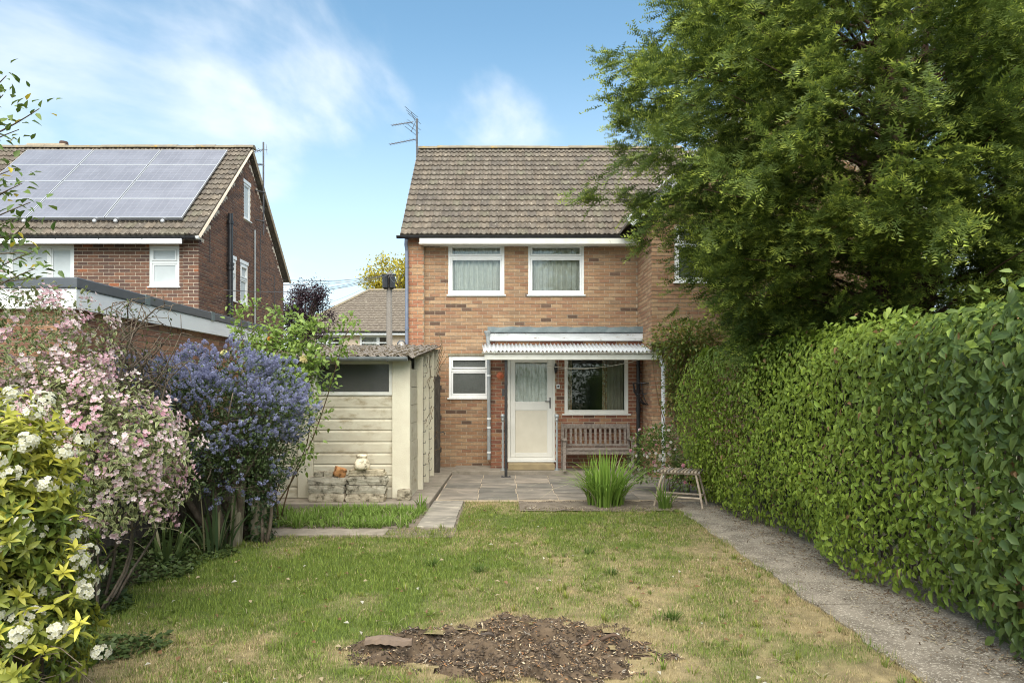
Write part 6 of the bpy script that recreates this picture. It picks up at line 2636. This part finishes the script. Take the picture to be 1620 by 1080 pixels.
# ------------------------------------------------------------------ added dark backing fence, posts and ivy below the shrubs
fn = thing('dark_backing_fence', 'low dark board fence added to darken the space behind the left shrubs', 'fence', (-3.95, 7.5, 0))  # boards added so the gaps under the shrubs read as deep shade
me = MB().box(-.009, .009, -.068, .068, 0, 1.15).mesh('board')
me.materials.append(M['darkwood'])
yy = 4.2
while yy < 10.0:
    o = obj('board', me, None, fn, (-3.93 + random.uniform(-.006, .006), yy, -.02 + random.uniform(-.015, .02)))
    o.rotation_euler = (random.uniform(-.01, .01), 0, random.uniform(-.03, .03))
    yy += .142
for z in (.25, .9):
    b = MB()
    b.box(-3.985, -3.943, 4.2, 10.0, z, z + .07)
    b.build('rail', M['darkwood'], fn)
fp = thing('leaning_fence_post', 'pale lichen-covered fence post leaning under the blue bush', 'post', (ax(375, 7.5), 7.5, 0))
b = MB()
x0_ = ax(375, 7.5)
b.obox((x0_ + .01, 7.5, .43), (.11, .11, .92), Matrix.Rotation(.06, 3, 'Y'))
b.build('post', M['postwood'], fp, bevel=.012)
iv = thing('ivy_covered_post', 'short post wrapped in dark ivy at the end of the border', 'post', (ax(412, 7.75), 7.75, 0))
x0_ = ax(412, 7.75)
b = MB()
b.box(x0_ - .09, x0_ + .09, 7.68, 7.84, -.02, .86)
b.build('post', M['postwood'], iv, bevel=.012)
n = 900
a = rng.uniform(0, 2 * np.pi, n)
P = np.stack([x0_ + .125 * np.cos(a) * rng.uniform(.8, 1.25, n), 7.76 + .12 * np.sin(a), rng.uniform(.0, .95, n)], 1)
Dd = np.stack([np.cos(a), np.sin(a), -.6 * np.ones(n)], 1)
foliage('ivy', [scatter(leaf4_T(.8, .08, .1), P, frames(Dd + .5 * rand_dirs(n), np.stack([np.cos(a), np.sin(a), np.full(n, .4)], 1) + .4 * rand_dirs(n)), rng.uniform(.03, .06, n), cmix((.025, .05, .018), (.06, .10, .03), n))],
        M['leaf'], iv)
b = MB()
for k in range(2):
    limb(b, (x0_ + .12 - .05 * k, 7.62, 0), (x0_ + .12 - .09 * k, 7.62 + .05 * k, 1.25), .022, .008, .05, 6, 8)
b.build('stems', M['bark'], iv, smooth=True)
# ground ivy and litter
n = 9000
y = rng.uniform(3.4, 9.6, n)
x = np.where(y < 4.7, -2.5, -3.0) - 1.05 * rng.random(n) ** 1.1 + .14 * np.sin(y * 3) + .12 * np.sin(y * 7.3)
k = ~((x > -3.35) & (y > 8.2))
x, y = x[k], y[k]
n = len(x)
P = np.stack([x, y, .02 + .14 * rng.random(n) * np.clip((-2.9 - x) / .4, .15, 1)], 1)
tag(foliage('ground_ivy', [scatter(leaf4_T(.85, .08, .1), P, frames(rand_dirs(n) * [1, 1, .35], np.array([0, 0, 1.]) + .5 * rand_dirs(n)), rng.uniform(.03, .065, n), cmix((.045, .075, .024), (.10, .14, .04), n))], M['leaf'], None),
    'dark ivy leaves carpeting the ground under the shrubs', 'ivy', kind='stuff')

# ------------------------------------------------------------------ bare stump patch
nr, na_ = 46, 168
vs = [(STUMP[0], STUMP[1], .02)]
fs = []
ang_ = np.linspace(0, 2 * np.pi, na_, endpoint=False)
lim = 1.05 - (.10 * np.sin(3 * ang_ + 1) + .08 * np.sin(7 * ang_) + .07 * np.sin(13 * ang_ + 2) + .05 * np.sin(29 * ang_))
for i in range(1, nr + 1):
    t = i / nr
    x = STUMP[0] + STUMP[2] * lim * t * np.cos(ang_)
    y = STUMP[1] + STUMP[3] * lim * t * np.sin(ang_)
    z = -.01 * (1 - t ** 3) * (.5 + .5 * fbm(x, y, 2.2, 3)) + .085 * fbm(x, y, 4.2, 6) + .05 * fnoise(x, y, 13, 8) + .025 * fnoise(x, y, 34, 2) 
    z = z * np.clip((1.03 - t) / .12, 0, 1) - .012 * (t > .97)
    vs += list(zip(x, y, z))
for k in range(na_):
    fs.append((0, 1 + k, 1 + (k + 1) % na_))
for i in range(nr - 1):
    for k in range(na_):
        a = 1 + i * na_
        fs.append((a + k, a + na_ + k, a + na_ + (k + 1) % na_, a + (k + 1) % na_))
b = MB()
b.add(vs, fs)
sp_ = b.build('bare_earth', M['soil'], smooth=True)
tag(sp_, 'rough patch of dark earth left by a ground-out tree stump', 'ground', kind='structure')


def stump_z(x, y):
    th_ = np.arctan2((y - STUMP[1]) / STUMP[3], (x - STUMP[0]) / STUMP[2]) % (2 * np.pi)
    t = np.clip(np.hypot((x - STUMP[0]) / STUMP[2], (y - STUMP[1]) / STUMP[3]) / np.interp(th_, ang_, lim, period=2 * np.pi), 0, 1)
    return (-.01 * (1 - t ** 3) * (.5 + .5 * fbm(x, y, 2.2, 3)) + .085 * fbm(x, y, 4.2, 6) + .05 * fnoise(x, y, 13, 8)) * np.clip((1.03 - t) / .12, 0, 1)


def chips(name, label, n, xf, cols, smin, smax, cat):
    x, y, z = xf(n)
    kk = fbm(x, y, 3.0, 33) > -.28 if name in ('wood_chips',) else np.ones(len(x), bool)
    x, y, z = x[kk], y[kk], z[kk]
    n = len(x)
    L = rng.uniform(smin, smax, n)
    tv = np.array([(-.22, -.5, 0), (.22, -.5, 0), (.12, .5, .02), (-.16, .5, .02), (-.15, -.4, .16), (.2, -.4, .14), (.1, .42, .15), (-.1, .42, .16)])
    tf = np.array([(0, 2, 1), (0, 3, 2), (4, 5, 6), (4, 6, 7), (0, 1, 5), (0, 5, 4), (1, 2, 6), (1, 6, 5), (2, 3, 7), (2, 7, 6), (3, 0, 4), (3, 4, 7)])
    d = rand_dirs(n) * [1, 1, .35]
    k = rng.integers(len(cols), size=n)
    V, Fc, C = scatter((tv, tf, np.zeros(8)), np.stack([x, y, z], 1), frames(d, np.array([0, 0, 1.]) + .5 * rand_dirs(n)), np.stack([L, L * rng.uniform(.7, 2.0, n), L], 1), np.array(cols)[k] * rng.uniform(.7, 1.2, (n, 1)))
    tag(obj(name, make_mesh(name, V, tris=Fc, col=C), M['chip']), label, cat, kind='stuff')


def in_stump(n):
    a, r_ = rng.uniform(0, 6.283, n), np.sqrt(rng.random(n)) * 1.03
    r_ = r_ * np.interp(a, ang_, lim, period=2 * np.pi)
    x, y = STUMP[0] + STUMP[2] * r_ * np.cos(a), STUMP[1] + STUMP[3] * r_ * np.sin(a)
    return x, y, stump_z(x, y) + .006


chips('wood_chips', 'shredded wood chips strewn over the stump patch', 3800, in_stump, [(.30, .20, .11), (.20, .14, .085), (.38, .29, .19), (.12, .085, .06), (.50, .41, .28), (.33, .17, .08), (.27, .24, .20)], .007, .026, 'wood chips')
chips('soil_lumps', 'dark crumbs of soil on the stump patch', 6500, in_stump, [(.065, .047, .034), (.10, .072, .05), (.045, .034, .025), (.13, .095, .065)], .007, .030, 'soil')


def in_bed(n):
    x, y = rng.uniform(.25, 2.55, n), rng.uniform(9.58, 10.38, n)
    return x, y, .02 + .025 * fbm(x, y, 5, 2)


chips('bed_litter', 'dry stems and crumbs littering the soil bed', 1600, in_bed, [(.12, .09, .065), (.24, .19, .13), (.09, .07, .05), (.33, .28, .20)], .012, .034, 'litter')


def on_path(n):
    x, y = 2.5 + .75 * rng.random(n) ** .35, 3.3 + 6.6 * rng.random(n)
    return x, y, np.full(n, .038)


chips('path_litter', 'dry leaf crumbs gathered on the path beside the hedge', 2600, on_path, [(.12, .08, .05), (.22, .16, .10), (.30, .26, .18)], .008, .024, 'litter')

b = MB()
b.cur = (.17, .125, .095)
pts = []
vs, fs = [], []
x0_, y0_ = ax(578, 4.42), 4.42
for i in range(12):
    t = i / 11
    ww = .045 * math.sin(math.pi * (.12 + .8 * t)) + .012
    xx = x0_ + .30 * t
    zz = .075 + .012 * math.sin(t * 5)
    for (oy, oz) in ((-ww, .0), (-ww * .8, .028), (0, .036), (ww * .9, .024), (ww, -.004), (0, -.022)):
        vs.append((xx, y0_ + .02 * t + oy, zz + oz + .004 * math.sin(i * 3 + oy * 80)))
for i in range(11):
    for k in range(6):
        fs.append((i * 6 + k, i * 6 + (k + 1) % 6, (i + 1) * 6 + (k + 1) % 6, (i + 1) * 6 + k))
fs += [(5, 4, 3, 2, 1, 0), tuple(66 + k for k in range(6))]
b.add(vs, fs)
tag(b.build('wood_slab', M['chip'], colors=True, smooth=False), 'grey split slab of stump wood lying at the patch edge', 'wood')
for k, (px, py, L, a) in enumerate(((905, 1010, .30, .4), (990, 1022, .34, -.3), (770, 1000, .26, .1))):
    d_ = EYE * FOC / (py - 615)
    b = MB()
    b.cur = ((.13, .075, .045), (.10, .065, .045), (.075, .06, .05))[k]
    p = Vector((ax(px, d_), d_, float(stump_z(np.array(ax(px, d_)), np.array(d_))) + .02))
    dv = Vector((math.cos(a), math.sin(a), .05))
    limb(b, p - dv * L / 2 - Vector((0, 0, .02)), p + dv * L / 2 - Vector((0, 0, .02)), .015, .005, .25, 5, 9)
    tag(b.build('root_piece', M['chip'], colors=True, smooth=True), ('reddish broken root in the middle of the stump patch', 'splintered root at the right of the stump patch', 'dark worn root at the back of the stump patch')[k], 'root')

# ------------------------------------------------------------------ planting behind the viewpoint, mirrored in the windows
P1, D1, _ = shell(4500, (-1.0, -9.0, 1.2), (9, 1.0, 1.5), .5, -.6, .25, 70)
P2, D2, _ = shell(3500, (-4.5, -13, 5.0), (2.6, 2.0, 3.2), .7, -1, .3, 71)
P3, D3, _ = shell(3500, (4.5, -14, 5.5), (2.8, 2.0, 3.4), .7, -1, .3, 72)
P, Dd = np.concatenate([P1, P2, P3]), np.concatenate([D1, D2, D3])
n = len(P)
tag(foliage('shrubbery', [scatter(LEAF4, P, frames(Dd + .8 * rand_dirs(n), np.array([0, 0, 1.]) + .6 * rand_dirs(n)), rng.uniform(.15, .32, n), cmix((.05, .09, .02), (.10, .16, .04), n))], M['leaf'], None),
    'trees and shrubs at the far end of the garden, seen only as reflections', 'shrubs', kind='stuff')
